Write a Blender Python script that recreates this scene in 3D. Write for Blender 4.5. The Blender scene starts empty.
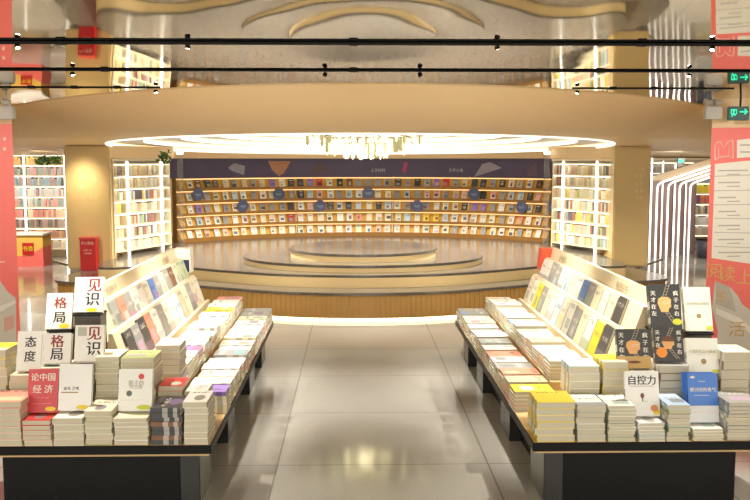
import bpy, bmesh, math, random
from mathutils import Vector, Matrix
PI = math.pi
rnd = random.Random(7)
SC = bpy.context.scene
COL = SC.collection
H, F = 2.1, 900.0
PITCH = math.atan(90 / F)
YAW = -math.atan(21 / F)
CX = 0.12

# ------------------------------------------------------------------ camera
cam = bpy.data.cameras.new('camera'); cam.sensor_width = 36; cam.lens = 36 * F / 750
cam.clip_start = 0.05; cam.clip_end = 100
cam_o = bpy.data.objects.new('camera', cam); COL.objects.link(cam_o)
cam_o.location = (0, 0, H); cam_o.rotation_euler = (PI / 2 - PITCH, 0, YAW)
SC.camera = cam_o
RM = cam_o.rotation_euler.to_matrix()
def ray(px, py): return RM @ Vector(((px - 375) / F, (250 - py) / F, -1))
def at_y(px, py, Y):
    d = ray(px, py); return Vector((0, 0, H)) + d * (Y / d.y)
def at_z(px, py, z):
    d = ray(px, py); return Vector((0, 0, H)) + d * ((z - H) / d.z)
def at_plane(px, py, P, n):
    d = ray(px, py); o = Vector((0, 0, H)); return o + d * ((P - o).dot(n) / d.dot(n))
def proj(p):
    q = RM.transposed() @ (Vector(p) - Vector((0, 0, H))); return 375 + F * q.x / -q.z, 250 - F * q.y / -q.z

# ------------------------------------------------------------------ materials
class NT:
    def __init__(s, m): s.t = m.node_tree; s.n = s.t.nodes; s.l = s.t.links
    def node(s, ty, **k):
        x = s.n.new(ty)
        for a, b in k.items(): setattr(x, a, b)
        return x
    def put(s, sock, v):
        if isinstance(v, bpy.types.NodeSocket): s.l.new(v, sock)
        else: sock.default_value = v
    def math(s, op, a, b=0.0, c=0.0):
        x = s.node('ShaderNodeMath', operation=op)
        s.put(x.inputs[0], a); s.put(x.inputs[1], b); s.put(x.inputs[2], c); return x.outputs[0]
    def mix(s, f, a, b):
        x = s.node('ShaderNodeMix', data_type='RGBA'); s.put(x.inputs[0], f); s.put(x.inputs[6], a); s.put(x.inputs[7], b); return x.outputs[2]
    def band(s, v, lo, hi): return s.math('MULTIPLY', s.math('GREATER_THAN', v, lo), s.math('LESS_THAN', v, hi))
MATS = {}
def rgba(c): return (c[0], c[1], c[2], 1.0)
def mat(name, col, rough=0.5, metal=0.0, emit=0.0, var=0.06, scale=8.0, bump=0.0, ecol=None, coat=0.0):
    if name in MATS: return MATS[name]
    m = bpy.data.materials.new(name); m.use_nodes = True; g = NT(m); p = g.n['Principled BSDF']
    tc = g.node('ShaderNodeTexCoord'); nz = g.node('ShaderNodeTexNoise'); g.l.new(tc.outputs['Object'], nz.inputs['Vector'])
    nz.inputs['Scale'].default_value = scale; nz.inputs['Detail'].default_value = 4
    a = tuple(max(0, c * (1 - var)) for c in col); b = tuple(min(1, c * (1 + var)) for c in col)
    g.l.new(g.mix(nz.outputs['Fac'], rgba(a), rgba(b)), p.inputs['Base Color'])
    p.inputs['Roughness'].default_value = rough; p.inputs['Metallic'].default_value = metal; p.inputs['Coat Weight'].default_value = coat
    if emit: p.inputs['Emission Color'].default_value = rgba(ecol or col); p.inputs['Emission Strength'].default_value = emit
    if bump:
        bp = g.node('ShaderNodeBump'); bp.inputs['Distance'].default_value = bump; g.l.new(nz.outputs['Fac'], bp.inputs['Height']); g.l.new(bp.outputs['Normal'], p.inputs['Normal'])
    MATS[name] = m; return m

def cover_material(name='book_cover'):
    m = bpy.data.materials.new(name); m.use_nodes = True; g = NT(m); p = g.n['Principled BSDF']
    oi = g.node('ShaderNodeObjectInfo'); tc = g.node('ShaderNodeTexCoord'); sp = g.node('ShaderNodeSeparateXYZ')
    g.l.new(tc.outputs['Generated'], sp.inputs[0]); x, y, z = sp.outputs; r = oi.outputs['Random']; al = oi.outputs['Alpha']
    fr = lambda k, o=0.0: g.math('FRACT', g.math('MULTIPLY_ADD', r, k, o))
    lum = g.node('ShaderNodeSeparateColor', mode='HSV'); g.l.new(oi.outputs['Color'], lum.inputs[0])
    dark = g.math('LESS_THAN', lum.outputs[2], 0.45)
    ink = g.mix(dark, (0.05, 0.045, 0.05, 1), (0.85, 0.82, 0.75, 1))
    nz = g.node('ShaderNodeTexNoise'); mp = g.node('ShaderNodeMapping'); g.l.new(tc.outputs['Generated'], mp.inputs[0])
    mp.inputs['Scale'].default_value = (14, 9, 1); g.l.new(mp.outputs[0], nz.inputs['Vector']); nz.inputs['Scale'].default_value = 1.6
    off = g.node('ShaderNodeCombineXYZ'); g.put(off.inputs[0], g.math('MULTIPLY', r, 50)); g.put(off.inputs[1], g.math('MULTIPLY', r, 31)); g.l.new(off.outputs[0], mp.inputs['Location'])
    stroke = g.math('GREATER_THAN', nz.outputs['Fac'], 0.52)
    ty = g.math('MULTIPLY_ADD', fr(7.3), 0.35, 0.5)
    t1 = g.math('MULTIPLY', g.band(g.math('SUBTRACT', y, ty), 0.0, 0.13), g.band(x, 0.14, 0.86))
    title = g.math('MULTIPLY', g.math('MULTIPLY', t1, stroke), 0.85)
    hsv = g.node('ShaderNodeCombineColor', mode='HSV'); g.put(hsv.inputs[0], fr(13.7)); g.put(hsv.inputs[1], g.math('MULTIPLY', fr(3.1), 0.7)); g.put(hsv.inputs[2], g.math('MULTIPLY_ADD', fr(5.9), 0.7, 0.12))
    dx = g.math('SUBTRACT', x, g.math('MULTIPLY_ADD', fr(17.1), 0.3, 0.35)); dy = g.math('SUBTRACT', y, g.math('MULTIPLY_ADD', fr(11.3), 0.15, 0.26))
    circ = g.math('LESS_THAN', g.math('ADD', g.math('MULTIPLY', dx, dx), g.math('MULTIPLY', dy, dy)), g.math('MULTIPLY_ADD', fr(23.0), 0.05, 0.01))
    rect = g.math('MULTIPLY', g.math('LESS_THAN', g.math('ABSOLUTE', dx), 0.3), g.math('LESS_THAN', g.math('ABSOLUTE', dy), 0.16))
    bandb = g.math('LESS_THAN', y, 0.3)
    k = fr(41.0)
    pic = g.math('ADD', g.math('MULTIPLY', circ, g.math('LESS_THAN', k, 0.35)), g.math('ADD', g.math('MULTIPLY', rect, g.band(k, 0.35, 0.65)), g.math('MULTIPLY', bandb, g.band(k, 0.65, 0.85))))
    front = g.math('MULTIPLY', g.math('GREATER_THAN', z, 0.95), al)
    c1 = g.mix(g.math('MULTIPLY', g.math('MULTIPLY', pic, front), 0.8), oi.outputs['Color'], hsv.outputs[0])
    c2 = g.mix(g.math('MULTIPLY', title, front), c1, ink)
    sback = g.math('MULTIPLY', g.math('LESS_THAN', x, 0.012), g.math('MULTIPLY', g.math('ADD', g.band(y, 0.10, 0.24), g.band(y, 0.42, 0.6)), 0.45))
    c3 = g.mix(sback, c2, ink)
    g.l.new(c3, p.inputs['Base Color']); p.inputs['Roughness'].default_value = 0.35
    return m
M_COVER = cover_material()

def pages_material():
    m = bpy.data.materials.new('book_pages'); m.use_nodes = True; g = NT(m); p = g.n['Principled BSDF']
    tc = g.node('ShaderNodeTexCoord'); wv = g.node('ShaderNodeTexWave', bands_direction='Z'); g.l.new(tc.outputs['Object'], wv.inputs['Vector'])
    wv.inputs['Scale'].default_value = 90; wv.inputs['Distortion'].default_value = 1.5
    g.l.new(g.mix(wv.outputs['Fac'], (0.48, 0.43, 0.31, 1), (0.68, 0.63, 0.49, 1)), p.inputs['Base Color']); p.inputs['Roughness'].default_value = 0.8
    return m
M_PAGES = pages_material()

def vcol_material():
    m = bpy.data.materials.new('shelved_book_spines'); m.use_nodes = True; g = NT(m); p = g.n['Principled BSDF']
    a = g.node('ShaderNodeAttribute', attribute_name='Col'); g.l.new(a.outputs['Color'], p.inputs['Base Color']); p.inputs['Roughness'].default_value = 0.5
    return m
M_VCOL = vcol_material()

def floor_material():
    m = bpy.data.materials.new('polished_grey_stone_tile'); m.use_nodes = True; g = NT(m); p = g.n['Principled BSDF']
    geo = g.node('ShaderNodeNewGeometry'); sp = g.node('ShaderNodeSeparateXYZ'); g.l.new(geo.outputs['Position'], sp.inputs[0])
    def joint(v, o, w, t):
        q = g.math('FRACT', g.math('DIVIDE', g.math('SUBTRACT', v, o - 100 * w), w)); return g.math('LESS_THAN', q, t / w)
    j = g.math('MAXIMUM', joint(sp.outputs[0], -0.54, 1.46, 0.012), joint(sp.outputs[1], 6.05, 1.29, 0.012))
    n1 = g.node('ShaderNodeTexNoise'); g.l.new(geo.outputs['Position'], n1.inputs['Vector']); n1.inputs['Scale'].default_value = 0.9; n1.inputs['Detail'].default_value = 8
    n2 = g.node('ShaderNodeTexNoise'); g.l.new(geo.outputs['Position'], n2.inputs['Vector']); n2.inputs['Scale'].default_value = 60; n2.inputs['Detail'].default_value = 3
    c = g.mix(n1.outputs['Fac'], (0.40, 0.39, 0.36, 1), (0.54, 0.525, 0.485, 1))
    c = g.mix(g.math('MULTIPLY', n2.outputs['Fac'], 0.35), c, (0.26, 0.25, 0.22, 1))
    c = g.mix(g.math('MULTIPLY', j, 0.55), c, (0.12, 0.115, 0.10, 1))
    g.l.new(c, p.inputs['Base Color']); p.inputs['Roughness'].default_value = 0.09; p.inputs['Specular IOR Level'].default_value = 0.65
    bp = g.node('ShaderNodeBump'); bp.inputs['Distance'].default_value = 0.004; bp.inputs['Strength'].default_value = 0.2
    g.l.new(n1.outputs['Fac'], bp.inputs['Height']); g.l.new(bp.outputs['Normal'], p.inputs['Normal'])
    return m
def mirror_material():
    m = bpy.data.materials.new('polished_steel_ceiling'); m.use_nodes = True; g = NT(m); p = g.n['Principled BSDF']
    geo = g.node('ShaderNodeNewGeometry'); mp = g.node('ShaderNodeMapping'); g.l.new(geo.outputs['Position'], mp.inputs[0]); mp.inputs['Scale'].default_value = (0.8, 0.5, 1)
    n1 = g.node('ShaderNodeTexNoise'); g.l.new(mp.outputs[0], n1.inputs['Vector']); n1.inputs['Scale'].default_value = 1.3; n1.inputs['Detail'].default_value = 1
    p.inputs['Base Color'].default_value = (0.64, 0.60, 0.51, 1); p.inputs['Metallic'].default_value = 1; p.inputs['Roughness'].default_value = 0.03
    bp = g.node('ShaderNodeBump'); bp.inputs['Distance'].default_value = 0.009; g.l.new(n1.outputs['Fac'], bp.inputs['Height']); g.l.new(bp.outputs['Normal'], p.inputs['Normal'])
    return m
def granite_material():
    m = bpy.data.materials.new('polished_brown_granite'); m.use_nodes = True; g = NT(m); p = g.n['Principled BSDF']
    geo = g.node('ShaderNodeNewGeometry'); n = g.node('ShaderNodeTexNoise'); g.l.new(geo.outputs['Position'], n.inputs['Vector']); n.inputs['Scale'].default_value = 14; n.inputs['Detail'].default_value = 8
    n2 = g.node('ShaderNodeTexNoise'); g.l.new(geo.outputs['Position'], n2.inputs['Vector']); n2.inputs['Scale'].default_value = 1.5
    c = g.mix(n.outputs['Fac'], (0.06, 0.056, 0.05, 1), (0.20, 0.185, 0.165, 1)); c = g.mix(g.math('MULTIPLY', n2.outputs['Fac'], 0.5), c, (0.13, 0.10, 0.075, 1))
    g.l.new(c, p.inputs['Base Color']); p.inputs['Roughness'].default_value = 0.16; p.inputs['Specular IOR Level'].default_value = 0.5
    return m
def rib_material():
    m = bpy.data.materials.new('ribbed_golden_wood'); m.use_nodes = True; g = NT(m); p = g.n['Principled BSDF']
    tc = g.node('ShaderNodeTexCoord'); n = g.node('ShaderNodeTexNoise'); g.l.new(tc.outputs['Object'], n.inputs['Vector']); n.inputs['Scale'].default_value = 6
    g.l.new(g.mix(n.outputs['Fac'], (0.42, 0.235, 0.062, 1), (0.50, 0.29, 0.085, 1)), p.inputs['Base Color']); p.inputs['Roughness'].default_value = 0.4
    return m
M_FLOOR, M_MIRROR, M_GRANITE, M_RIB = floor_material(), mirror_material(), granite_material(), rib_material()
BEIGE = mat('warm_beige_paint', (0.82, 0.60, 0.33), 0.5, var=0.03)
CREAMP = mat('cream_riser_paint', (0.82, 0.64, 0.34), 0.45, var=0.03)
PILLAR = mat('golden_pillar_panel', (0.66, 0.49, 0.22), 0.4, var=0.05, scale=3)
WHITE = mat('white_paint', (0.85, 0.83, 0.78), 0.5, var=0.02)
BLACK = mat('black_laminate', (0.004, 0.004, 0.004), 0.45, var=0.2); BLACK.node_tree.nodes['Principled BSDF'].inputs['Specular IOR Level'].default_value = 0.2
BLACK_ = mat('black_laminate', (0.006, 0.006, 0.006), 0.35, var=0.2)
BLACKM = mat('black_metal', (0.006, 0.0055, 0.005), 0.5, 0.0, var=0.2); BLACKM.node_tree.nodes['Principled BSDF'].inputs['Specular IOR Level'].default_value = 0.15
GREYLAM = mat('dark_grey_laminate', (0.022, 0.022, 0.02), 0.25, var=0.1)
WOOD = mat('pale_oak', (0.62, 0.42, 0.20), 0.45, var=0.15, scale=20)
RACKW = mat('cream_lacquer', (0.80, 0.70, 0.50), 0.4, var=0.03)
SHELFW = mat('golden_shelf_wood', (0.74, 0.41, 0.06), 0.45, var=0.12, scale=15)
SHELFD = mat('shade_dark_shelf_wood', (0.34, 0.16, 0.03), 0.5, var=0.1)  # darker copy of the shelf wood, carries the painted shade between rows
NAVY = mat('navy_banner', (0.085, 0.065, 0.13), 0.5, var=0.15, scale=3)
DISC = mat('slate_blue_disc', (0.085, 0.11, 0.21), 0.4, var=0.05)
RED = mat('coral_red_poster', (0.86, 0.17, 0.14), 0.5, var=0.03)
DRED = mat('deep_red', (0.50, 0.012, 0.016), 0.4, var=0.05)
GOLD = mat('gold_print', (0.72, 0.42, 0.14), 0.4, var=0.05)
PINK = mat('pale_pink_print', (0.90, 0.55, 0.48), 0.5, var=0.02)
OFFW = mat('poster_white', (0.80, 0.76, 0.66), 0.5, var=0.02)
GREYP = mat('grey_print', (0.45, 0.42, 0.36), 0.6, var=0.05)
INKB = mat('black_ink', (0.02, 0.018, 0.018), 0.5, var=0.1)
INKR = mat('dark_red_ink', (0.30, 0.03, 0.02), 0.5, var=0.1)
YEL = mat('yellow_sticker', (0.90, 0.68, 0.02), 0.4, var=0.03)
ORNG = mat('orange_sticker', (0.90, 0.30, 0.04), 0.4, var=0.03)
SKIN = mat('printed_orange_face', (0.80, 0.42, 0.16), 0.5, var=0.05)
LED = mat('white_led', (1, 0.97, 0.92), 0.5, emit=1.1, var=0)
LEDS = mat('shelf_led', (1, 0.90, 0.72), 0.5, emit=1.1, var=0)
LEDT = mat('toe_led', (1, 0.84, 0.50), 0.5, emit=1.2, var=0)
LEDC = mat('cove_led', (1, 0.96, 0.86), 0.5, emit=0.55, var=0)
LAMPE = mat('lamp_lens', (1, 0.93, 0.80), 0.5, emit=25, var=0)
GREENE = mat('exit_green', (0.02, 0.55, 0.30), 0.5, emit=0.5, var=0, ecol=(0.02, 0.95, 0.48))
EXITB = mat('exit_panel', (0.01, 0.06, 0.05), 0.3, var=0)
GREYBOX = mat('grey_plastic', (0.50, 0.47, 0.42), 0.45, var=0.03)
CRYS = mat('pale_crystal', (0.86, 0.83, 0.58), 0.15, emit=0.35, var=0.1, ecol=(1, 0.93, 0.62))
CRYSG = mat('smoky_crystal', (0.45, 0.42, 0.22), 0.15, emit=0.1, var=0.2)
LEAF = mat('leaf_green', (0.05, 0.12, 0.025), 0.5, var=0.4)
FIN = mat('mauve_brown_panel', (0.17, 0.115, 0.10), 0.5, var=0.05)
TAUPE = mat('taupe_panel', (0.46, 0.35, 0.22), 0.5, var=0.05)

# ------------------------------------------------------------------ mesh helpers
def new(): return bmesh.new()
def box(bm, c, s, R=None, mi=0):
    r = bmesh.ops.create_cube(bm, size=1, matrix=Matrix.Translation(Vector(c)) @ (R.to_4x4() if R else Matrix()) @ Matrix.Diagonal((s[0], s[1], s[2], 1)))
    return r['verts']
def bx(bm, x0, x1, y0, y1, z0, z1): return box(bm, ((x0 + x1) / 2, (y0 + y1) / 2, (z0 + z1) / 2), (abs(x1 - x0), abs(y1 - y0), abs(z1 - z0)))
def prism(bm, pts, d):                     # pts: list of Vectors (planar), d: extrude vector
    a = [bm.verts.new(p) for p in pts]; b = [bm.verts.new(Vector(p) + Vector(d)) for p in pts]; n = len(a)
    bm.faces.new(a[::-1]); bm.faces.new(b)
    for i in range(n): bm.faces.new((a[i], a[(i + 1) % n], b[(i + 1) % n], b[i]))
def poly(bm, pts): bm.faces.new([bm.verts.new(p) for p in pts])
def tube(bm, pts, r, n=8):
    rings = []
    for i, p in enumerate(pts):
        p = Vector(p); d = (Vector(pts[min(i + 1, len(pts) - 1)]) - Vector(pts[max(i - 1, 0)])).normalized()
        u = d.orthogonal().normalized(); v = d.cross(u)
        if rings and (u.dot(pu) < 0.9):
            u = (pu - d * pu.dot(d)).normalized(); v = d.cross(u)
        pu = u
        rings.append([bm.verts.new(p + r * (math.cos(2 * PI * k / n) * u + math.sin(2 * PI * k / n) * v)) for k in range(n)])
    for a, b in zip(rings, rings[1:]):
        for k in range(n): bm.faces.new((a[k], a[(k + 1) % n], b[(k + 1) % n], b[k]))
    bm.faces.new(rings[0][::-1]); bm.faces.new(rings[-1])
def cyl(bm, c, r, h, axis='Z', n=24, r2=None):
    R = {'Z': Matrix(), 'Y': Matrix.Rotation(PI / 2, 4, 'X'), 'X': Matrix.Rotation(PI / 2, 4, 'Y')}[axis]
    bmesh.ops.create_cone(bm, cap_ends=True, segments=n, radius1=r, radius2=r if r2 is None else r2, depth=h, matrix=Matrix.Translation(Vector(c)) @ R)
def strip(bm, a, b, closed=False):         # quads between two polylines
    va = [bm.verts.new(p) for p in a]; vb = [bm.verts.new(p) for p in b]; n = len(va)
    for i in range(n if closed else n - 1): bm.faces.new((va[i], va[(i + 1) % n], vb[(i + 1) % n], vb[i]))
def bevel(bm, w, seg=2):
    bmesh.ops.bevel(bm, geom=[e for e in bm.edges if len(e.link_faces) == 2 and e.calc_face_angle() > 0.6], offset=w, segments=seg, affect='EDGES')
WM = {}
def tagp(o, label=None, cat=None, group=None, kind=None):
    if label: o['label'] = label
    if cat: o['category'] = cat
    if group: o['group'] = group
    if kind: o['kind'] = kind
    return o
def thing(name, label, cat, loc=(0, 0, 0), group=None, M=None):
    o = bpy.data.objects.new(name, None); COL.objects.link(o); o.empty_display_size = 0.05
    M = M if M is not None else Matrix.Translation(Vector(loc)); o.matrix_world = M; WM[o] = M.copy()
    return tagp(o, label, cat, group)
def obj(name, bm, m, parent=None, smooth=False, label=None, local=False):
    if parent is not None and not local: bm.transform(WM[parent].inverted())
    bmesh.ops.recalc_face_normals(bm, faces=bm.faces)
    me = bpy.data.meshes.new(name); bm.to_mesh(me); bm.free()
    if m: me.materials.append(m)
    if smooth: me.shade_smooth()
    o = bpy.data.objects.new(name, me); COL.objects.link(o)
    if parent is not None: o.parent = parent; WM[o] = WM[parent]
    else: WM[o] = Matrix()
    if label: o['label'] = label
    return o
def ctr(o):                                  # move a parentless mesh's origin to its base centre
    me = o.data; xs = [v.co for v in me.vertices]
    c = Vector(((min(v.x for v in xs) + max(v.x for v in xs)) / 2, (min(v.y for v in xs) + max(v.y for v in xs)) / 2, min(v.z for v in xs)))
    me.transform(Matrix.Translation(-c)); o.location = c; WM[o] = Matrix.Translation(c); return o
def struct(name, bm, m, parent=None): return tagp(obj(name, bm, m, parent), kind=None if parent else 'structure')
def text_mesh(body, size, spacing=1.0, vertical=False, bold=0.0):
    cu = bpy.data.curves.new('lettering', 'FONT'); cu.body = '\n'.join(body) if vertical else body
    cu.size = size; cu.align_x = 'CENTER'; cu.align_y = 'CENTER'; cu.space_line = spacing; cu.extrude = 0.0004
    o = bpy.data.objects.new('lettering', cu); COL.objects.link(o); bpy.context.view_layer.update()
    me = bpy.data.meshes.new_from_object(o.evaluated_get(bpy.context.evaluated_depsgraph_get()))
    bpy.data.objects.remove(o); bpy.data.curves.remove(cu); me.materials.clear()
    bm = bmesh.new(); bm.from_mesh(me); g = list(bm.verts) + list(bm.edges) + list(bm.faces)
    for d in ((-1, 1) if bold else ()):
        r = bmesh.ops.duplicate(bm, geom=g); bmesh.ops.translate(bm, verts=[v for v in r['geom'] if isinstance(v, bmesh.types.BMVert)], vec=(d * size * bold, d * size * bold * 0.3, d * 0.00015))
    bm.to_mesh(me); bm.free(); return me
def text(name, body, size, m, parent, M, spacing=1.0, vertical=False, label=None, bold=0.0):
    me = text_mesh(body, size, spacing, vertical, bold); me.materials.append(m)
    o = bpy.data.objects.new(name, me); COL.objects.link(o)
    o.parent = parent; o.matrix_local = M
    if label: o['label'] = label
    return o

# ------------------------------------------------------------------ the setting
def zmir(y): return 2.70 + 0.078 * (9 - y)
def zlow(y): return 2.405 - 0.0243 * (y - 11)
bm = new(); poly(bm, [(-11, -3, 0), (11, -3, 0), (11, 23, 0), (-11, 23, 0)]); struct('floor', bm, M_FLOOR)
RC = Vector((CX, 13.39, 0)); RF = 5.3
arc = [(RC.x + RF * math.sin(a), RC.y - RF * math.cos(a)) for a in [math.radians(-43 + 86 * i / 60) for i in range(61)]]
edge = [(-11, arc[0][1] + 0.05)] + arc + [(11, arc[-1][1] + 0.05)]
bm = new(); poly(bm, [(-11, -3, zmir(-3))] + [(x, y, zmir(y)) for x, y in edge] + [(11, -3, zmir(-3))]); struct('ceiling', bm, M_MIRROR)
inner = [(x, y + 2.4) for x, y in edge]
bm = new(); A0 = [(x, y, zmir(y) + 0.02) for x, y in edge]; A1 = [(x, y, zmir(y) - 0.015) for x, y in edge]; A2 = [(x, y, zlow(y)) for x, y in inner]
strip(bm, A0, A1); strip(bm, A1, A2); bmesh.ops.remove_doubles(bm, verts=bm.verts, dist=1e-5); o = struct('ceiling_fascia', bm, BEIGE); o.data.shade_smooth()
# lower beige ceiling with an oval opening for the light dome
DC = (CX, 14.35)
def oval(a, b, n=96): return [(DC[0] + a * math.cos(2 * PI * i / n), DC[1] + b * math.sin(2 * PI * i / n)) for i in range(n)]
bm = new(); hole = oval(3.9, 3.75)
outer = inner + [(11, 23), (-11, 23)]
def loop(bm, pts):
    v = [bm.verts.new((x, y, zlow(y))) for x, y in pts]; return [bm.edges.new((v[i], v[(i + 1) % len(v)])) for i in range(len(v))]
eds = loop(bm, outer) + loop(bm, [p for p in hole])
bmesh.ops.triangle_fill(bm, use_beauty=True, edges=eds, normal=(0, 0, -1))
bmesh.ops.delete(bm, geom=[f for f in bm.faces if ((f.calc_center_median().x - DC[0]) / 3.9) ** 2 + ((f.calc_center_median().y - DC[1]) / 3.75) ** 2 < 0.97], context='FACES_ONLY')
struct('ceiling_lower', bm, BEIGE)
dome = None
for k in range(5):
    a, b = 3.9 - 0.55 * k, 3.75 - 0.5 * k; dz = 0.055 * k
    ring = oval(a, b); nxt = oval(a - 0.55, b - 0.5)
    bm = new(); strip(bm, [(x, y, zlow(y) + dz - 0.02) for x, y in ring], [(x, y, zlow(y) + dz + 0.035) for x, y in ring], True)
    o = obj('cove_light', bm, LEDC, dome, smooth=True)
    if dome is None: dome = tagp(o, kind='structure'); o.name = 'ceiling_dome'
    bm = new(); strip(bm, [(x, y, zlow(y) + dz + 0.05) for x, y in ring], [(x, y, zlow(y) + dz + 0.05) for x, y in nxt], True); obj('dome_step', bm, WHITE, dome)
bm = new(); poly(bm, [(x, y, zlow(y) + 0.27) for x, y in oval(1.2, 1.3)]); obj('dome_crown', bm, WHITE, dome)
# room walls
bm = new(); bx(bm, -11, 11, 21.6, 21.8, 0, 3.0); struct('wall_back', bm, BEIGE)
bm = new(); bx(bm, -11.2, -11, -3, 21.8, 0, 3.4); struct('wall_left', bm, BEIGE)
bm = new(); bx(bm, 11, 11.2, -3, 21.8, 0, 3.4); struct('wall_right', bm, BEIGE)

# ------------------------------------------------------------------ stage
def catmull(pts, n=8):
    out = []
    for i in range(len(pts) - 1):
        p0, p1, p2, p3 = [Vector(pts[max(0, min(len(pts) - 1, j))]) for j in (i - 1, i, i + 1, i + 2)]
        for k in range(n):
            t = k / n; out.append(0.5 * ((2 * p1) + (p2 - p0) * t + (2 * p0 - 5 * p1 + 4 * p2 - p3) * t * t + (3 * p1 - p0 - 3 * p2 + p3) * t ** 3))
    out.append(Vector(pts[-1])); return out
def outline(half):
    pts = [(-x, y) for x, y in half[::-1]] + half[1:]
    return [Vector((CX + 0.02 + p[0], p[1])) for p in catmull(pts)]
stage = thing('stage', 'wide stepped stage of ribbed golden risers and brown granite treads', 'stage', (CX, 13.5, 0))
T1 = outline([(0, 11.5), (1.08, 11.66), (2.15, 12.2), (3.1, 12.65), (3.9, 12.6), (4.4, 12.85), (4.45, 13.4), (4.3, 14.1)])
T2 = outline([(0, 11.96), (1.1, 12.14), (2.0, 12.6), (2.6, 12.98), (3.2, 13.1), (3.6, 12.95), (3.85, 13.05), (3.92, 13.6), (3.90, 14.2), (3.90, 15.2), (3.90, 18)])
def tier(out, closed, z0, z1, mr, lip, name, stage):
    n = len(out)
    bm = new(); a = [Vector((p.x, p.y, z0)) for p in out]; b = [Vector((p.x, p.y, z1 - 0.035)) for p in out]; strip(bm, a, b, closed)
    obj(name, bm, mr, stage, smooth=True)
    bm = new(); cen = Vector((sum(p.x for p in out) / n, sum(p.y for p in out) / n))
    o2 = [p + (p - cen).normalized() * lip for p in out]
    prism(bm, [Vector((p.x, p.y, z1 - 0.035)) for p in o2], (0, 0, 0.035)); obj('granite_tread', bm, M_GRANITE, stage)
# first tier: real ribs
ribs = []
for i in range(len(T1) - 1):
    a, b = T1[i], T1[i + 1]; L = (b - a).length; m = max(1, round(L / 0.062)); nrm = Vector(((b - a).y, -(b - a).x)).normalized()
    for k in range(m):
        for t, d in ((0, 0), (0.45, 0), (0.5, -0.012), (0.95, -0.012)):
            ribs.append(a + (b - a) * (k + t) / m + nrm * d - nrm * 0.03)
bm = new(); strip(bm, [Vector((p.x, p.y, 0.055)) for p in ribs], [Vector((p.x, p.y, 0.36)) for p in ribs]); obj('ribbed_riser', bm, M_RIB, stage)
bm = new(); toe = [p + (Vector((CX, 14)) - p).normalized() * 0.10 for p in T1]
strip(bm, [Vector((p.x, p.y, 0.0)) for p in toe], [Vector((p.x, p.y, 0.055)) for p in toe]); obj('toe_light', bm, LEDT, stage, smooth=True)
back1 = T1 + [Vector((5.4, 15.5)), Vector((-5.2, 15.5))]
bm = new(); prism(bm, [Vector((p.x, p.y, 0.357)) for p in back1], (0, 0, 0.035)); obj('granite_tread', bm, M_GRANITE, stage)
back2 = T2 + [Vector((3.5, 19.2)), Vector((-3.3, 19.2))]
bm = new(); strip(bm, [Vector((p.x, p.y, 0.392)) for p in T2], [Vector((p.x, p.y, 0.53)) for p in T2]); obj('second_riser', bm, CREAMP, stage, smooth=True)
bm = new(); prism(bm, [Vector((p.x, p.y, 0.526)) for p in back2], (0, 0, 0.035)); obj('granite_tread', bm, M_GRANITE, stage)
def ell(a, b, n=80): return [Vector((CX + 0.02 + a * math.cos(2 * PI * i / n), 13.65 + b * math.sin(2 * PI * i / n))) for i in range(n)]
podium = thing('podium', 'small two-step oval podium in the middle of the stage', 'podium', (CX, 13.65, 0.5615))
tier(ell(1.80, 1.42), True, 0.5615, 0.664, CREAMP, 0.02, 'lower_riser', podium)
tier(ell(1.10, 1.12), True, 0.664, 0.783, CREAMP, 0.02, 'upper_riser', podium)

# ------------------------------------------------------------------ curved display wall
BC = Vector((CX + 0.08, 13.7, 0)); BR = 4.8; PHI = math.radians(47.5)
def pol(phi, r, z): return Vector((BC.x + r * math.sin(phi), BC.y + r * math.cos(phi), z))
def sweep(bm, prof, p0, p1, n=48):
    P = [p0 + (p1 - p0) * i / n for i in range(n + 1)]
    rings = [[bm.verts.new(pol(p, r, z)) for r, z in prof] for p in P]; m = len(prof)
    for a, b in zip(rings, rings[1:]):
        for k in range(m): bm.faces.new((a[k], a[(k + 1) % m], b[(k + 1) % m], b[k]))
    bm.faces.new(rings[0]); bm.faces.new(rings[-1][::-1])
shelf = thing('curved_display_shelf', 'long curved golden wooden shelf with five rows of face-out books on the back wall', 'shelf', (BC.x, BC.y + BR, 0.561))
ROWZ = [0.585 + 0.235 * i for i in range(5)]
bm = new(); sweep(bm, [(BR - 0.02, 0.561), (BR + 0.1, 0.561), (BR + 0.1, 1.76), (BR - 0.02, 1.76)], -PHI, PHI); obj('back_panel', bm, SHELFD, shelf)
bm = new(); sweep(bm, [(BR - 0.20, 0.561), (BR - 0.02, 0.561), (BR - 0.02, 0.585), (BR - 0.20, 0.585)], -PHI, PHI); obj('plinth', bm, SHELFD, shelf)
for i, z in enumerate(ROWZ):
    bm = new(); sweep(bm, [(BR - 0.20, z), (BR - 0.02, z), (BR - 0.02, z + 0.2), (BR - 0.07, z + 0.2), (BR - 0.16, z + 0.03), (BR - 0.20, z + 0.03)], -PHI, PHI); obj('display_tier', bm, SHELFW, shelf)
    bm = new(); sweep(bm, [(BR - 0.204, z), (BR - 0.2002, z), (BR - 0.2002, z + 0.0302), (BR - 0.19, z + 0.0302), (BR - 0.19, z + 0.05), (BR - 0.204, z + 0.05)], -PHI, PHI); obj('shaded_front_lip', bm, SHELFD, shelf)  # lip coloured dark to paint the shadow line between the rows
    bm = new(); sweep(bm, [(BR - 0.05, z + 0.205), (BR - 0.022, z + 0.205), (BR - 0.022, z + 0.22), (BR - 0.05, z + 0.22)], -PHI, PHI); obj('tier_light', bm, mat('tier_led', (1, 0.72, 0.32), 0.5, emit=0.5, var=0), shelf)
for ph in (-0.30, 0.125, 0.46):
    bm = new(); sweep(bm, [(BR - 0.205, 0.585), (BR - 0.195, 0.585), (BR - 0.06, 1.76), (BR - 0.08, 1.76)], ph, ph + 0.0035, 1); obj('divider_strip', bm, RACKW, shelf)
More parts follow.
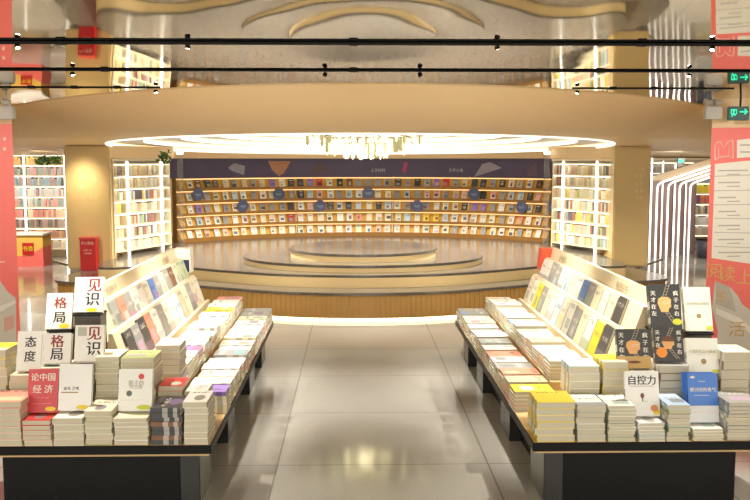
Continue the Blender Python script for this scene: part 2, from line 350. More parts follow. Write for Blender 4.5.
bm = new(); sweep(bm, [(BR - 0.06, 1.76), (BR + 0.1, 1.76), (BR + 0.1, 2.13), (BR - 0.06, 2.13)], -PHI - 0.03, PHI + 0.03)
ban = ctr(obj('banner', bm, NAVY)); tagp(ban, 'long navy picture banner along the top of the curved wall shelf', 'banner')
def on_banner(px, py): # point of the banner face seen at a pixel
    d = ray(px, py); d = d / d.y; lo, hi = 10.0, 20.0
    for _ in range(40):
        m = (lo + hi) / 2; p = Vector((0, 0, H)) + d * m
        if (Vector((p.x, p.y, 0)) - BC).length < BR - 0.068: lo = m
        else: hi = m
    return Vector((0, 0, H)) + d * lo
def banner_art(name, pxs, m, label):
    bm = new(); poly(bm, [on_banner(*p) for p in pxs]); obj(name, bm, m, ban, label=label)
banner_art('printed_picture', [(268, 161), (291, 161), (284, 173), (279, 176), (272, 170)], mat('print_copper', (0.42, 0.20, 0.11), 0.5), 'copper-coloured printed triangle')
banner_art('printed_picture', [(228, 168), (234, 163), (245, 166), (244, 175), (232, 171)], mat('print_grey', (0.30, 0.27, 0.32), 0.5), None)
banner_art('printed_picture', [(311, 171), (318, 162), (324, 165), (329, 170), (316, 174)], mat('print_dark', (0.10, 0.06, 0.06), 0.5), None)
banner_art('printed_picture', [(474, 177), (482, 164), (490, 162), (502, 168)], mat('print_grey', (0.30, 0.27, 0.32), 0.5), 'grey printed peak')
banner_art('printed_picture', [(402, 172), (404, 162), (408, 162), (406, 173)], mat('print_rose', (0.42, 0.05, 0.14), 0.5), None)
banner_art('printed_picture', [(527, 176), (530, 166), (536, 163), (538, 176)], mat('print_dusk', (0.13, 0.09, 0.12), 0.5), None)
for px, s in ((378, '人文社科'), (456, '文学小说')):
    p = on_banner(px, 170.5); ph = math.atan2(p.x - BC.x, p.y - BC.y)
    M = Matrix.Translation(p - WM[ban].translation + Vector((-math.sin(ph), -math.cos(ph), 0)) * 0.005) @ Matrix.Rotation(-ph, 4, 'Z') @ Matrix.Rotation(PI / 2, 4, 'X')
    text('lettering', s, 0.075, mat('banner_text', (0.55, 0.52, 0.6), 0.5), ban, M)
# bulkhead above the banner
bm = new(); sweep(bm, [(BR - 0.25, 2.13), (BR + 0.15, 2.13), (BR + 0.15, 2.30), (BR - 0.25, 2.30)], -PHI - 0.05, PHI + 0.05); struct('trim_1', bm, BEIGE)

# wall books
COLORS = {'white': (0.86, 0.85, 0.80), 'cream': (0.84, 0.77, 0.60), 'beige': (0.68, 0.56, 0.38), 'grey': (0.36, 0.36, 0.35), 'charcoal': (0.06, 0.06, 0.065), 'brown': (0.22, 0.11, 0.06),
          'red': (0.60, 0.05, 0.04), 'salmon': (0.80, 0.32, 0.22), 'orange': (0.85, 0.36, 0.06), 'yellow': (0.88, 0.70, 0.05), 'green': (0.42, 0.52, 0.22), 'pale green': (0.66, 0.74, 0.52),
          'blue': (0.10, 0.22, 0.58), 'pale blue': (0.52, 0.68, 0.80), 'purple': (0.34, 0.20, 0.62), 'pink': (0.86, 0.55, 0.52), 'teal': (0.12, 0.34, 0.36)}
def jit(c, a=0.05): return tuple(min(1, max(0, v * (1 + rnd.uniform(-a, a)))) for v in c)
ORD = ['first', 'second', 'third', 'fourth', 'fifth', 'sixth', 'seventh', 'eighth', 'ninth', 'tenth', 'eleventh', 'twelfth', 'thirteenth', 'fourteenth', 'fifteenth', 'sixteenth', 'seventeenth', 'eighteenth', 'nineteenth']
def ordn(i):
    if i < 19: return ORD[i]
    t, u = divmod(i + 1, 10); T = {2: 'twent', 3: 'thirt', 4: 'fort'}[t]
    return T + 'ieth' if u == 0 else T + 'y-' + ORD[u - 1]
WB = {}; SPEC = []
def wallbook_mesh(w, h, t):
    k = (round(w, 3), round(h, 3))
    if k not in WB:
        bm = new(); bx(bm, -w / 2, w / 2, 0, h, 0, t); bevel(bm, 0.002, 1); me = bpy.data.meshes.new('book'); bm.to_mesh(me); bm.free(); me.materials.append(M_COVER); WB[k] = me
    return WB[k]
def ring_frame(ph, r, z, tilt):
    o = Vector((math.sin(ph), math.cos(ph), 0)); x = Vector((math.cos(ph), -math.sin(ph), 0)); s, c = math.sin(tilt), math.cos(tilt)
    y = o * s + Vector((0, 0, c)); zz = -o * c + Vector((0, 0, s)); p = pol(ph, r, z)
    return Matrix(((x.x, y.x, zz.x, p.x), (x.y, y.y, zz.y, p.y), (x.z, y.z, zz.z, p.z), (0, 0, 0, 1)))
ROWNAME = ['bottom', 'second lowest', 'middle', 'second highest', 'top']
WALLPOOL = [['white', 'cream', 'white', 'cream', 'pale green', 'grey', 'beige', 'white'], ['cream', 'white', 'grey', 'pale blue', 'cream', 'salmon', 'white', 'yellow'],
            ['white', 'grey', 'pink', 'cream', 'charcoal', 'pale blue', 'white', 'purple'], ['white', 'grey', 'cream', 'pink', 'white', 'charcoal', 'pale blue', 'beige'],
            ['grey', 'charcoal', 'brown', 'beige', 'grey', 'purple', 'cream', 'charcoal']]
for i, z in enumerate(ROWZ):
    n = 38
    for j in range(n):
        ph = -PHI * 0.975 + 2 * PHI * 0.975 * (j + 0.5 + rnd.uniform(-0.08, 0.08)) / n
        cn = rnd.choice(WALLPOOL[i])
        if i == 4 and j in (14, 27): cn = 'red'
        if i == 1 and j == 11: cn = 'red'
        w, h = rnd.choice([(0.115, 0.17), (0.12, 0.175), (0.13, 0.18), (0.11, 0.165)])
        SPEC.append((ring_frame(ph, BR - 0.181, z + 0.032, math.radians(24)), w, h, 0.018, jit(COLORS[cn]), f'{cn} book {ordn(j)} from left, {ROWNAME[i]} row of the curved wall shelf', 'face-out books on the curved wall shelf', 0.9, 'wall'))
DISCS = [(198, 194.5, 'leftmost'), (279, 194, 'second from left, high'), (243, 206, 'left of centre, low'), (320, 206, 'fourth from left, low'), (368, 193, 'central high'), (417, 206, 'right of centre, low'), (474, 194, 'second from right, high'), (521.5, 207, 'right, low'), (552.5, 207, 'rightmost')]
for px, py, w in DISCS:
    d = ray(px, py); lo, hi = 8.0, 20.0
    for _ in range(40):
        m = (lo + hi) / 2; p = Vector((0, 0, H)) + d * (m / d.y)
        if (Vector((p.x, p.y, 0)) - BC).length < BR - 0.235: lo = m
        else: hi = m
    ph = math.atan2(p.x - BC.x, p.y - BC.y)
    M = ring_frame(ph, (Vector((p.x, p.y, 0)) - BC).length, p.z, 0)
    t = thing('round_sign', f'round slate blue sign on the curved shelf, {w}', 'sign', M=M, group='round blue signs on the curved shelf')
    bm = new(); cyl(bm, (0, 0, 0), 0.118, 0.012, n=32); obj('disc', bm, DISC, t, local=True)
    bm = new(); box(bm, (0, 0, 0.008), (0.12, 0.012, 0.003)); box(bm, (0, -0.025, 0.008), (0.08, 0.006, 0.003)); obj('lettering', bm, mat('disc_text', (0.35, 0.42, 0.6), 0.5), t, local=True)
    bm = new(); box(bm, (0, 0.0, -0.03), (0.02, 0.02, 0.06)); obj('bracket', bm, BLACKM, t, local=True)

# ------------------------------------------------------------------ bookcases
bmS = new(); scol = bmS.loops.layers.float_color.new('Col')
SPINES = [(0.75, 0.70, 0.6), (0.6, 0.5, 0.36), (0.2, 0.16, 0.14), (0.42, 0.14, 0.09), (0.36, 0.44, 0.24), (0.7, 0.56, 0.12), (0.5, 0.52, 0.5), (0.26, 0.36, 0.44), (0.75, 0.42, 0.3), (0.12, 0.1, 0.12), (0.8, 0.75, 0.65), (0.65, 0.6, 0.42)]
def spine(M, w, d, h, c):
    v = bmesh.ops.create_cube(bmS, size=1, matrix=M @ Matrix.Diagonal((w, d, h, 1)))['verts']
    for f in {f for q in v for f in q.link_faces}:
        for l in f.loops: l[scol] = (*c, 1)
def bookcase(name_label, A, B, z0, z1, rows, pitch, posts, first, pools=None, depth=0.28, outn=None):
    A, B = Vector((*A, 0)), Vector((*B, 0)); u = (B - A).normalized(); L = (B - A).length; n = Vector((-u.y, u.x, 0))
    R = Matrix(((u.x, n.x, 0), (u.y, n.y, 0), (0, 0, 1)))
    t = thing('bookcase', name_label, 'bookcase', (*(A + B).xy / 2, z0))
    P = lambda s, d, z: A + u * s + n * d + Vector((0, 0, z))
    bm = new(); box(bm, P(L / 2, depth + 0.01, (z0 + z1) / 2), (L, 0.02, z1 - z0), R); obj('back_panel', bm, RACKW, t)
    for s in (0.012, L - 0.012): bm = new(); box(bm, P(s, depth / 2, (z0 + z1) / 2), (0.024, depth, z1 - z0), R); obj('side_panel', bm, RACKW, t)
    for f in posts:
        bm = new(); box(bm, P(L * f, -0.015, (z0 + z1) / 2), (0.038, 0.03, z1 - z0), R); bevel(bm, 0.008, 2); obj('light_post', bm, LED, t)
        bm = new(); box(bm, P(L * f, depth / 2, (z0 + z1) / 2), (0.03, depth - 0.01, z1 - z0), R); obj('upright', bm, RACKW, t)
    cuts = sorted([0.03] + [L * f for f in posts if 0.02 < f < 0.98] + [L - 0.03])
    for r in range(rows + 1):
        zz = first + r * pitch
        if zz < z1: bm = new(); box(bm, P(L / 2, depth / 2, zz - 0.0125), (L - 0.05, depth, 0.025), R); obj('shelf_board', bm, RACKW, t)
        if r < rows:
            bm = new(); box(bm, P(L / 2, 0.03, zz + pitch - 0.032), (L - 0.06, 0.03, 0.012), R); obj('shelf_light', bm, LEDS, t)
            for a, b in zip(cuts, cuts[1:]):
                s = a + 0.03
                base = rnd.random()
                while s < b - 0.05:
                    face = rnd.random() < 0.12
                    w = rnd.uniform(0.10, 0.13) if face else rnd.uniform(0.03, 0.065); h = pitch * rnd.uniform(0.62, 0.82)
                    if s + w > b - 0.03: break
                    c = rnd.choice(pools[r] if pools else SPINES)
                    if base < 0.3 and not pools: c = tuple(0.6 * q + 0.4 * w_ for q, w_ in zip(c, (0.8, 0.72, 0.5)))
                    d = 0.02 if face else 0.15; spine(Matrix.Translation(P(s + w / 2, 0.055 + d / 2, zz + h / 2 + 0.001)) @ R.to_4x4(), w - 0.002, d, h, c); s += w + (0.01 if rnd.random() < 0.1 else 0.001)
    bm = new(); box(bm, P(L / 2, depth / 2, z1 + 0.02), (L + 0.03, depth + 0.02, 0.04), R); obj('top_board', bm, RACKW, t)
    return t
bookcase('tall lit bookcase standing left of the curved wall shelf', (-3.78, 14.27), (-3.20, 15.8), 0.561, 2.08, 7, 0.2, (0.22, 0.82), 0.655)
bookcase('tall lit bookcase standing right of the curved wall shelf', (3.52, 15.95), (4.18, 14.42), 0.561, 2.08, 7, 0.2, (0.2, 0.75), 0.655)
bm = new()
for A, B in (((-3.80, 14.20), (-3.15, 15.9)), ((3.46, 16.05), (4.22, 14.30))):
    A, B = Vector((*A, 0)), Vector((*B, 0)); u = (B - A).normalized(); n = Vector((-u.y, u.x, 0)); prism(bm, [A + Vector((0, 0, 2.125)), B + Vector((0, 0, 2.125)), B + n * 0.4 + Vector((0, 0, 2.125)), A + n * 0.4 + Vector((0, 0, 2.125))], (0, 0, 0.2))
bx(bm, -9, -5.9, 19.35, 19.9, 2.275, 2.5)
struct('trim_2', bm, BEIGE)
PL = [[(0.75, 0.6, 0.45), (0.7, 0.4, 0.3), (0.55, 0.5, 0.4)], [(0.6, 0.45, 0.2), (0.5, 0.25, 0.18)], [(0.2, 0.2, 0.16), (0.35, 0.36, 0.3), (0.6, 0.3, 0.3)], [(0.7, 0.3, 0.25), (0.75, 0.6, 0.4)], [(0.6, 0.55, 0.5), (0.3, 0.4, 0.36), (0.75, 0.4, 0.36)], [(0.7, 0.66, 0.6), (0.45, 0.6, 0.7), (0.5, 0.3, 0.3)], [(0.3, 0.42, 0.5), (0.7, 0.6, 0.3), (0.4, 0.3, 0.28)], [(0.6, 0.36, 0.36), (0.35, 0.42, 0.36), (0.3, 0.28, 0.26)], [(0.8, 0.6, 0.2), (0.7, 0.5, 0.2)]]
bookcase('tall white lit bookcase at the far left behind the promotional counter', (-8.3, 19.5), (-6.15, 19.5), 0.0, 2.23, 9, 0.225, (0.155, 0.58, 0.985), 0.20, PL)
PR = [[(0.2, 0.12, 0.1), (0.35, 0.2, 0.2)], [(0.4, 0.36, 0.3), (0.6, 0.5, 0.4)], [(0.7, 0.7, 0.68), (0.6, 0.6, 0.62)], [(0.35, 0.3, 0.26), (0.16, 0.14, 0.12), (0.6, 0.55, 0.45)], [(0.5, 0.1, 0.1), (0.2, 0.1, 0.25), (0.6, 0.2, 0.1)], [(0.8, 0.7, 0.05), (0.75, 0.66, 0.1)], [(0.4, 0.62, 0.78), (0.7, 0.75, 0.8)], [(0.7, 0.7, 0.7), (0.6, 0.56, 0.5)]]
bookcase('lit bookcase in the far room beyond the glowing gabled portals', (6.9, 21.0), (9.6, 21.0), 0.0, 2.1, 8, 0.245, (), 0.10, PR)
# glowing posts where the curved shelf meets the bookcases
for px, w in ((180, 'left'), (547, 'right')):
    p = at_y(px, 165, 15.9); t = thing('glass_post', f'slim clear post with a bright cap at the {w} end of the curved wall shelf', 'post', (p.x, p.y, 0.561))
    bm = new(); bx(bm, p.x - 0.05, p.x + 0.05, p.y - 0.01, p.y + 0.01, 0.561, 2.22); obj('glass_pane', bm, None, t).data.materials.append(mat('post_glass', (0.75, 0.76, 0.74), 0.05)); 
    g = MATS['post_glass'].node_tree.nodes['Principled BSDF']; g.inputs['Transmission Weight'].default_value = 0.9; g.inputs['IOR'].default_value = 1.1
    bm = new(); bx(bm, p.x - 0.055, p.x + 0.055, p.y - 0.03, p.y + 0.03, 2.20, 2.245); obj('lamp_cap', bm, LED, t)

# pillars
def pillar(name_label, x0, x1, y0, y1, deco):
    t = thing('pillar', name_label, 'pillar', ((x0 + x1) / 2, (y0 + y1) / 2, 0.3925))
    bm = new(); bx(bm, x0, x1, y0, y1, 0.3925, zlow(14.5) - 0.001); bevel(bm, 0.02); obj('shaft', bm, PILLAR, t)
    for px, py, s, size in deco:
        p = at_y(px, py, y0 - 0.004); text('lettering', s, size, mat('pillar_letters', (0.80, 0.68, 0.42), 0.3), t, Matrix.Translation(p - WM[t].translation) @ Matrix.Rotation(PI / 2, 4, 'X'))
    return t
pillar('golden pillar on the left with a red box at its foot', -4.50, -3.80, 14.15, 15.0, [(79, 171, '人', 0.085), (82, 178, '生', 0.085), (82, 187, '如', 0.085), (94, 180, '书', 0.10), (87, 198, '一页一世界', 0.065)])
pillar('golden pillar on the right beside the glowing portals', 4.15, 4.73, 14.3, 15.1, [(643, 170, '书', 0.06), (639, 176, '中 有', 0.055), (639, 184, '光 阴', 0.055), (639, 191, '故 事', 0.055), (639, 198, '天 地', 0.055)])
# red box
t = thing('extinguisher_box', 'small deep red box standing against the foot of the left pillar', 'box', (-4.2, 13.9, 0.392))
a = at_y(80, 258, 13.95); b = at_y(95, 237.5, 13.95); zt = b.z; zb = 0.392
bm = new(); bx(bm, a.x, b.x, 13.95, 14.13, zb, zt - 0.03); bevel(bm, 0.006); obj('cabinet', bm, DRED, t)
bm = new(); bx(bm, a.x - 0.012, b.x + 0.012, 13.935, 14.135, zt - 0.03, zt); bevel(bm, 0.006); obj('lid', bm, mat('lid_red', (0.62, 0.06, 0.05), 0.4), t)
for dz, s, sz in ((0.09, '灭火器箱', 0.05), (0.20, '火警 119', 0.035), (0.25, '严禁挪用', 0.03)):
    text('lettering', s, sz, PINK, t, Matrix.Translation(Vector(((a.x + b.x) / 2, 13.945, zt - dz)) - WM[t].translation) @ Matrix.Rotation(PI / 2, 4, 'X'))
# promotional counter
t = thing('promotional_counter', 'yellow and red promotional counter at the far left in front of the white bookcase', 'counter', (-6.5, 17.9, 0))
x0, x1 = -7.3, at_y(43, 250, 17.8).x
def wave(f): return [(x0 + (x1 - x0) * i / 16, f(i / 16)) for i in range(17)]
wv = wave(lambda u: 0.22 + 0.20 * abs(2 * u - 1.05) ** 1.5 + 0.04 * math.sin(6 * u))
bm = new(); prism(bm, [Vector((x, 17.8, 0)) for x in (x0, x1)] + [Vector((x, 17.8, z)) for x, z in wv[::-1]], (0, 0.5, 0)); obj('red_panel', bm, RED, t)
bm = new(); prism(bm, [Vector((x, 17.8, z)) for x, z in wv] + [Vector((x1, 17.8, 0.62)), Vector((x0, 17.8, 0.62))], (0, 0.5, 0)); obj('yellow_panel', bm, mat('counter_yellow', (0.80, 0.50, 0.10), 0.5), t)
bm = new(); bx(bm, x0 - 0.02, x1 + 0.02, 17.76, 18.34, 0.62, 0.66); bevel(bm, 0.008); obj('counter_top', bm, WHITE, t)
c = at_y(28, 249, 17.79); bm = new(); bx(bm, c.x - 0.11, c.x + 0.11, 17.785, 17.80, c.z - 0.12, c.z + 0.12); obj('emblem', bm, DRED, t)
text('lettering', '书香', 0.11, YEL, t, Matrix.Translation(Vector((c.x, 17.78, c.z)) - WM[t].translation) @ Matrix.Rotation(PI / 2, 4, 'X'))
# low ledge with plants over the left bookcases
def plant(px, py, Y, w, label, n):
    p = at_y(px, py, Y); t = thing('trailing_plant', label, 'plant', (p.x, p.y, p.z))
    r2 = random.Random(int(px)); bm = new(); bs = new()
    for k in range(n):
        q = p + Vector((r2.uniform(-w, w), r2.uniform(-0.1, 0.02), r2.uniform(-0.05, 0.10)))
        d = Vector((r2.uniform(-1, 1), r2.uniform(-0.6, 0.2), r2.uniform(-0.9, 0.5))).normalized(); s = r2.uniform(0.05, 0.10); e = d.orthogonal().normalized() * s * 0.3
        poly(bm, [q, q + d * s * 0.4 + e, q + d * s, q + d * s * 0.4 - e])
        if k % 4 == 0: tube(bs, [p, (p + q) / 2 + Vector((0, 0, 0.04)), q], 0.004, 5)
    obj('foliage', bm, LEAF, t); obj('stem', bs, LEAF, t)
plant(49, 161, 19.4, 0.26, 'green trailing plant on top of the far left white bookcase', 130)
plant(166, 158, 15.2, 0.10, 'small green plant at the top right corner of the left bookcase', 40)

# ------------------------------------------------------------------ glowing portals on the right
Yp = 19.0
def portal(k, xl, xr, lab):
    y = Yp + 0.3 * k
    t = thing('gabled_portal', lab, 'portal', (xl, y, 0), group='glowing gabled portals')
    X = lambda px: at_y(px, 220, y).x
    a, b = X(xl), X(xr); zt = at_y(xl, 158 + 3 * k, y).z; zb = at_y(xr, 183, y).z
    bm = new(); bx(bm, a - 0.02, X(xl + 11), y, y + 0.12, 0, zb + 0.05); obj('side_panel', bm, FIN, t)
    e1 = b + 1.15
    bm = new(); prism(bm, [Vector((a + 0.03, y + 0.01, zb)), Vector((a + 0.03, y + 0.01, zb + 0.14)), Vector((e1, y + 0.01, zb + 0.52)), Vector((e1, y + 0.01, zb + 0.36)), Vector((b + 0.10, y + 0.01, zb + 0.02))], (0, 0.12, 0)); obj('roof_beam', bm, TAUPE, t)
    bm = new(); tube(bm, [(a, y - 0.02, 0), (a, y - 0.02, zt)], 0.017, 8); obj('light_line', bm, LED, t)
    pts = [(b, y - 0.02, 0), (b, y - 0.02, zb - 0.12), (b + 0.015, y - 0.02, zb - 0.05), (b + 0.06, y - 0.02, zb), (b + 0.14, y - 0.02, zb + 0.03), (e1, y - 0.02, zb + 0.37)]
    bm = new(); tube(bm, pts, 0.017, 8); obj('light_line', bm, LED, t, smooth=True)
portal(0, 650, 656, 'glowing gabled portal nearest the right pillar')
portal(1, 661, 667, 'second glowing gabled portal from the right pillar')
portal(2, 673.5, 678.5, 'third glowing gabled portal from the right pillar')
portal(3, 684.5, 689, 'last glowing gabled portal, farthest from the right pillar')
# small exit sign of the far room
p = at_y(681, 161, 18.8); t = thing('exit_sign', 'small green exit sign hanging in the far room above the portals', 'sign', (p.x, p.y, p.z))
bm = new(); box(bm, p, (0.15, 0.03, 0.12)); bevel(bm, 0.005); obj('sign_box', bm, EXITB, t)
bm = new(); box(bm, p + Vector((-0.025, -0.02, 0)), (0.06, 0.01, 0.07)); box(bm, p + Vector((0.04, -0.02, 0)), (0.05, 0.01, 0.02)); obj('sign_symbol', bm, GREENE, t)
bm = new(); tube(bm, [p + Vector((0, 0, 0.05)), Vector((p.x, p.y, zlow(p.y)))], 0.006); obj('hanger', bm, BLACKM, t)
# dark stool / bin in the far room
p = at_z(705, 258, 0); t = thing('waste_bin', 'dark grey bin on the floor of the far room', 'bin', p)
bm = new(); cyl(bm, p + Vector((0, 0, 0.2)), 0.17, 0.4, r2=0.2, n=24); obj('body', bm, mat('dark_grey_plastic', (0.06, 0.06, 0.075), 0.5), t, True); bm = new(); cyl(bm, p + Vector((0, 0, 0.41)), 0.205, 0.03, n=24); obj('rim', bm, BLACKM, t)

# ------------------------------------------------------------------ columns with posters
def column(side):
    s = 1 if side == 'right' else -1
    E = Vector((at_y(709 if s > 0 else 15, 200, 9.0).x, 9.0, 0)); ang = math.radians(24)
    u = Vector((s * math.cos(ang), -math.sin(ang), 0)); n = Vector((-s * math.sin(ang), -math.cos(ang), 0))
    t = thing('column', f'square beige column at the {side} edge carrying a tall red poster', 'column', E)
    bm = new(); W = 1.3; q = [E - n * 0.03, E + u * W - n * 0.03, E + u * W - n * 0.9, E - n * 0.9]
    prism(bm, q, (0, 0, zmir(8.6) + 0.0)); obj('shaft', bm, BEIGE, t)
    pl = lambda px, py, off=0.0: at_plane(px, py, E + n * off, n) 
    p = thing('poster', f'tall coral red poster with white lower swoosh on the {side} column', 'poster', E)
    ztop = pl(712, 128).z if s > 0 else pl(12, 124).z
    bm = new(); prism(bm, [E + Vector((0, 0, 0.02)), E + u * W + Vector((0, 0, 0.02)), E + u * W + Vector((0, 0, ztop)), E + Vector((0, 0, ztop))], n * 0.012 - n * 0.03); obj('sheet', bm, RED, p)
    def art(name, pxs, m, off, label=None, par=p):
        bm = new(); prism(bm, [pl(x, y, off) for x, y in pxs], -n * 0.002); return obj(name, bm, m, par, label=label)
    def dash(name, x0, x1, y, m, h=0.8, par=p): return art(name, [(x0, y - h), (x1, y - h), (x1, y + h), (x0, y + h)], m, 0.006, par=par)
    if s > 0:
        lp = art('list_panel', [(715, 164), (765, 159), (765, 266), (711.5, 258)], OFFW, 0.002, 'white panel of listed lines')
        for y0, y1 in ((176, 174), (190.5, 189.5), (204.5, 204), (218, 218.5), (232, 233), (246, 248)): art('divider_line', [(714, y0), (765, y1), (765, y1 + 0.7), (714, y0 + 0.7)], GREYP, 0.005, par=lp)
        for y0, w in ((170, 30), (182, 22), (197, 18), (211, 18), (225, 22), (239, 26), (252, 32)):
            art('printed_line', [(718, y0), (718 + w, y0 - 0.3), (718 + w, y0 + 1.0), (718, y0 + 1.3)], GREYP, 0.005, par=lp)
            art('printed_line', [(727, y0 + 4), (740, y0 + 3.6), (740, y0 + 4.6), (727, y0 + 5)], GREYP, 0.005, par=lp)
        # open-book shaped emblem, outlined
        pts = [(715, 160), (715, 146), (717, 142), (721, 142), (724, 148), (728, 142), (732, 140.5), (733, 141), (733, 158.5), (729, 156), (719, 157.5), (715, 160)]
        bm = new(); tube(bm, [pl(x, y, 0.004) for x, y in pts], 0.008, 6); obj('emblem', bm, PINK, p, label='pale outlined open-book emblem')
        bm = new(); tube(bm, [pl(718.5, 158, 0.004), pl(718.5, 147, 0.004)], 0.005, 6); tube(bm, [pl(729, 156, 0.004), pl(729, 146, 0.004)], 0.005, 6); obj('emblem', bm, PINK, p)
        art('caption_panel', [(737, 140), (765, 137), (765, 156), (737, 158)], OFFW, 0.002)
        dash('printed_line', 740, 752, 145, GREYP); dash('printed_line', 740, 752, 152, GREYP)
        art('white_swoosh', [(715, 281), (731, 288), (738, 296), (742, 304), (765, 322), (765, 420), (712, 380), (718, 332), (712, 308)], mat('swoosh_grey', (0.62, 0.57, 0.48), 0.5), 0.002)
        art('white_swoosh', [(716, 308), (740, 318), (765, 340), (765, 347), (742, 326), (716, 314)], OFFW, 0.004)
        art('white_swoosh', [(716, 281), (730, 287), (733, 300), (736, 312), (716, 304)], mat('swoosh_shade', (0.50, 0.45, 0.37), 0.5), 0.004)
        for px, py, ch, sz in ((714, 272, '阅', 0.17), (727, 275, '读', 0.17), (745, 278, '上', 0.17), (722, 297, '生', 0.12), (737, 330, '活', 0.17)):
            M = Matrix.Translation(pl(px, py, 0.008) - WM[p].translation) @ Matrix((( u.x * s, 0, n.x, 0), (u.y * s, 0, n.y, 0), (0, 1, 0, 0), (0, 0, 0, 1)))
            text('lettering', ch, sz, GOLD, p, M)
    else:
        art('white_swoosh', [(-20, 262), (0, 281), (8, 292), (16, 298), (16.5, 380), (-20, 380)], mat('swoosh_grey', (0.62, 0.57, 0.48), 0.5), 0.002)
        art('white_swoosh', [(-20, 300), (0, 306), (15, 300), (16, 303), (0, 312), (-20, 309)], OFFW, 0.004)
        art('printed_seal', [(4, 318), (14, 315), (14, 328), (4, 332)], mat('seal_pink', (0.70, 0.38, 0.32), 0.5), 0.004)
        for y0 in (139, 149): dash('printed_line', 3, 6, y0, PINK, 1.5)
        dash('printed_line', -5, 5, 262, PINK, 0.6)
    # emergency lamp box
    yb = 8.78
    c = at_y(713 if s > 0 else 6, 113 if s > 0 else 113, yb)
    L = thing('emergency_lamp', f'grey twin-head emergency lamp under the mirror ceiling at the {side} column', 'lamp', c)
    bm = new(); box(bm, c + Vector((0.0, 0, 0)), (0.16, 0.10, 0.12)); bevel(bm, 0.012); obj('battery_box', bm, GREYBOX, L)
    for dx in (-0.05, 0.05):
        q = c + Vector((dx - 0.02, -0.05, 0.10)); bm = new(); cyl(bm, q, 0.035, 0.07, 'X', 16, 0.022); obj('lamp_head', bm, mat('lamp_grey', (0.42, 0.38, 0.32), 0.35), L)
        bm = new(); tube(bm, [q, q + Vector((0.01, 0.03, -0.06))], 0.008); obj('swivel', bm, GREYBOX, L)
    bm = new(); tube(bm, [c + Vector((0, 0.02, 0.05)), Vector((c.x, c.y + 0.02, zmir(yb)))], 0.012); obj('hanger', bm, GREYBOX, L)
    if s > 0:
        c = at_y(738, 113.5, yb - 0.1); L = thing('exit_sign', 'bright green exit sign beside the emergency lamp on the right column', 'sign', c)
        Rz = Matrix.Rotation(math.radians(-6), 3, 'Z')
        bm = new(); box(bm, c, (0.20, 0.035, 0.135), Rz); bevel(bm, 0.008); obj('sign_box', bm, EXITB, L)
        nb = Rz @ Vector((0, -0.022, 0)); ux = Rz @ Vector((1, 0, 0))
        bm = new(); P = lambda a, b: c + nb + ux * a + Vector((0, 0, b))
        tube(bm, [P(-0.07, 0.035), P(-0.07, -0.005), P(-0.02, -0.005), P(-0.02, 0.035), P(-0.07, 0.035)], 0.004, 6); cyl(bm, P(-0.045, 0.028), 0.010, 0.004, 'Y', 12)
        tube(bm, [P(-0.045, 0.02), P(-0.05, -0.005), P(-0.065, -0.03)], 0.005, 6); tube(bm, [P(-0.05, -0.002), P(-0.03, -0.018)], 0.005, 6)
        tube(bm, [P(0.01, 0.015), P(0.08, 0.015)], 0.006, 6); tube(bm, [P(0.055, 0.04), P(0.08, 0.015), P(0.055, -0.008)], 0.006, 6); obj('sign_symbol', bm, GREENE, L)
        bm = new(); tube(bm, [c + Vector((0.02, 0, 0.06)), Vector((c.x + 0.02, c.y, zmir(c.y)))], 0.01); obj('hanger', bm, BLACKM, L)
column('left'); column('right')

# ------------------------------------------------------------------ ceiling tracks, spotlights
def rail(y, x0, x1, h, label):
    z = zmir(y); t = thing('lighting_track', label, 'track', ((x0 + x1) / 2, y, z - h))
    bm = new(); bx(bm, x0, x1, y - 0.02, y + 0.02, z - h, z - 0.001); bevel(bm, 0.004, 1); obj('rail', bm, BLACKM, t)
    for f in (0.25, 0.5, 0.75): bm = new(); x = x0 + (x1 - x0) * f; bx(bm, x - 0.03, x + 0.03, y - 0.028, y + 0.028, z - h - 0.004, z - h + 0.012); obj('joint_clip', bm, BLACKM, t)
rail(6.32, -4, 4, 0.020, 'nearest thick black lighting track across the mirror ceiling')
rail(7.40, -4, 4, 0.013, 'middle black lighting track across the mirror ceiling')
rail(8.31, -3.3, -1.75, 0.007, 'thin black lighting track at the left edge of the mirror ceiling')
rail(8.31, 2.0, 3.5, 0.007, 'thin black lighting track at the right edge of the mirror ceiling')
def spot_lamp(x, y, tgt, e, label, size=56, blend=0.7, col=(1, 0.93, 0.80), rad=0.05):
    z = zmir(y) - 0.03; t = thing('track_spotlight', label, 'spotlight', (x, y, z), group='small spotlights in the ceiling tracks')
    d = (Vector(tgt) - Vector((x, y, z))).normalized(); R = d.to_track_quat('-Z', 'Y').to_matrix()
    c = Vector((x, y, z - 0.004))
    bm = new(); bmesh.ops.create_cone(bm, cap_ends=True, segments=20, radius1=0.02, radius2=0.017, depth=0.024, matrix=Matrix.Translation(c) @ R.to_4x4()); obj('housing', bm, BLACKM, t)
    bm = new(); bmesh.ops.create_circle(bm, cap_ends=True, segments=20, radius=0.015, matrix=Matrix.Translation(c + d * 0.0135) @ R.to_4x4()); obj('lens', bm, LAMPE, t)
    li = bpy.data.lights.new('spot', 'SPOT'); li.energy = e; li.spot_size = math.radians(size); li.spot_blend = blend; li.color = col; li.shadow_soft_size = rad
    lo = bpy.data.objects.new('spot', li); COL.objects.link(lo); lo.location = c + d * 0.05; lo.rotation_euler = R.to_euler()
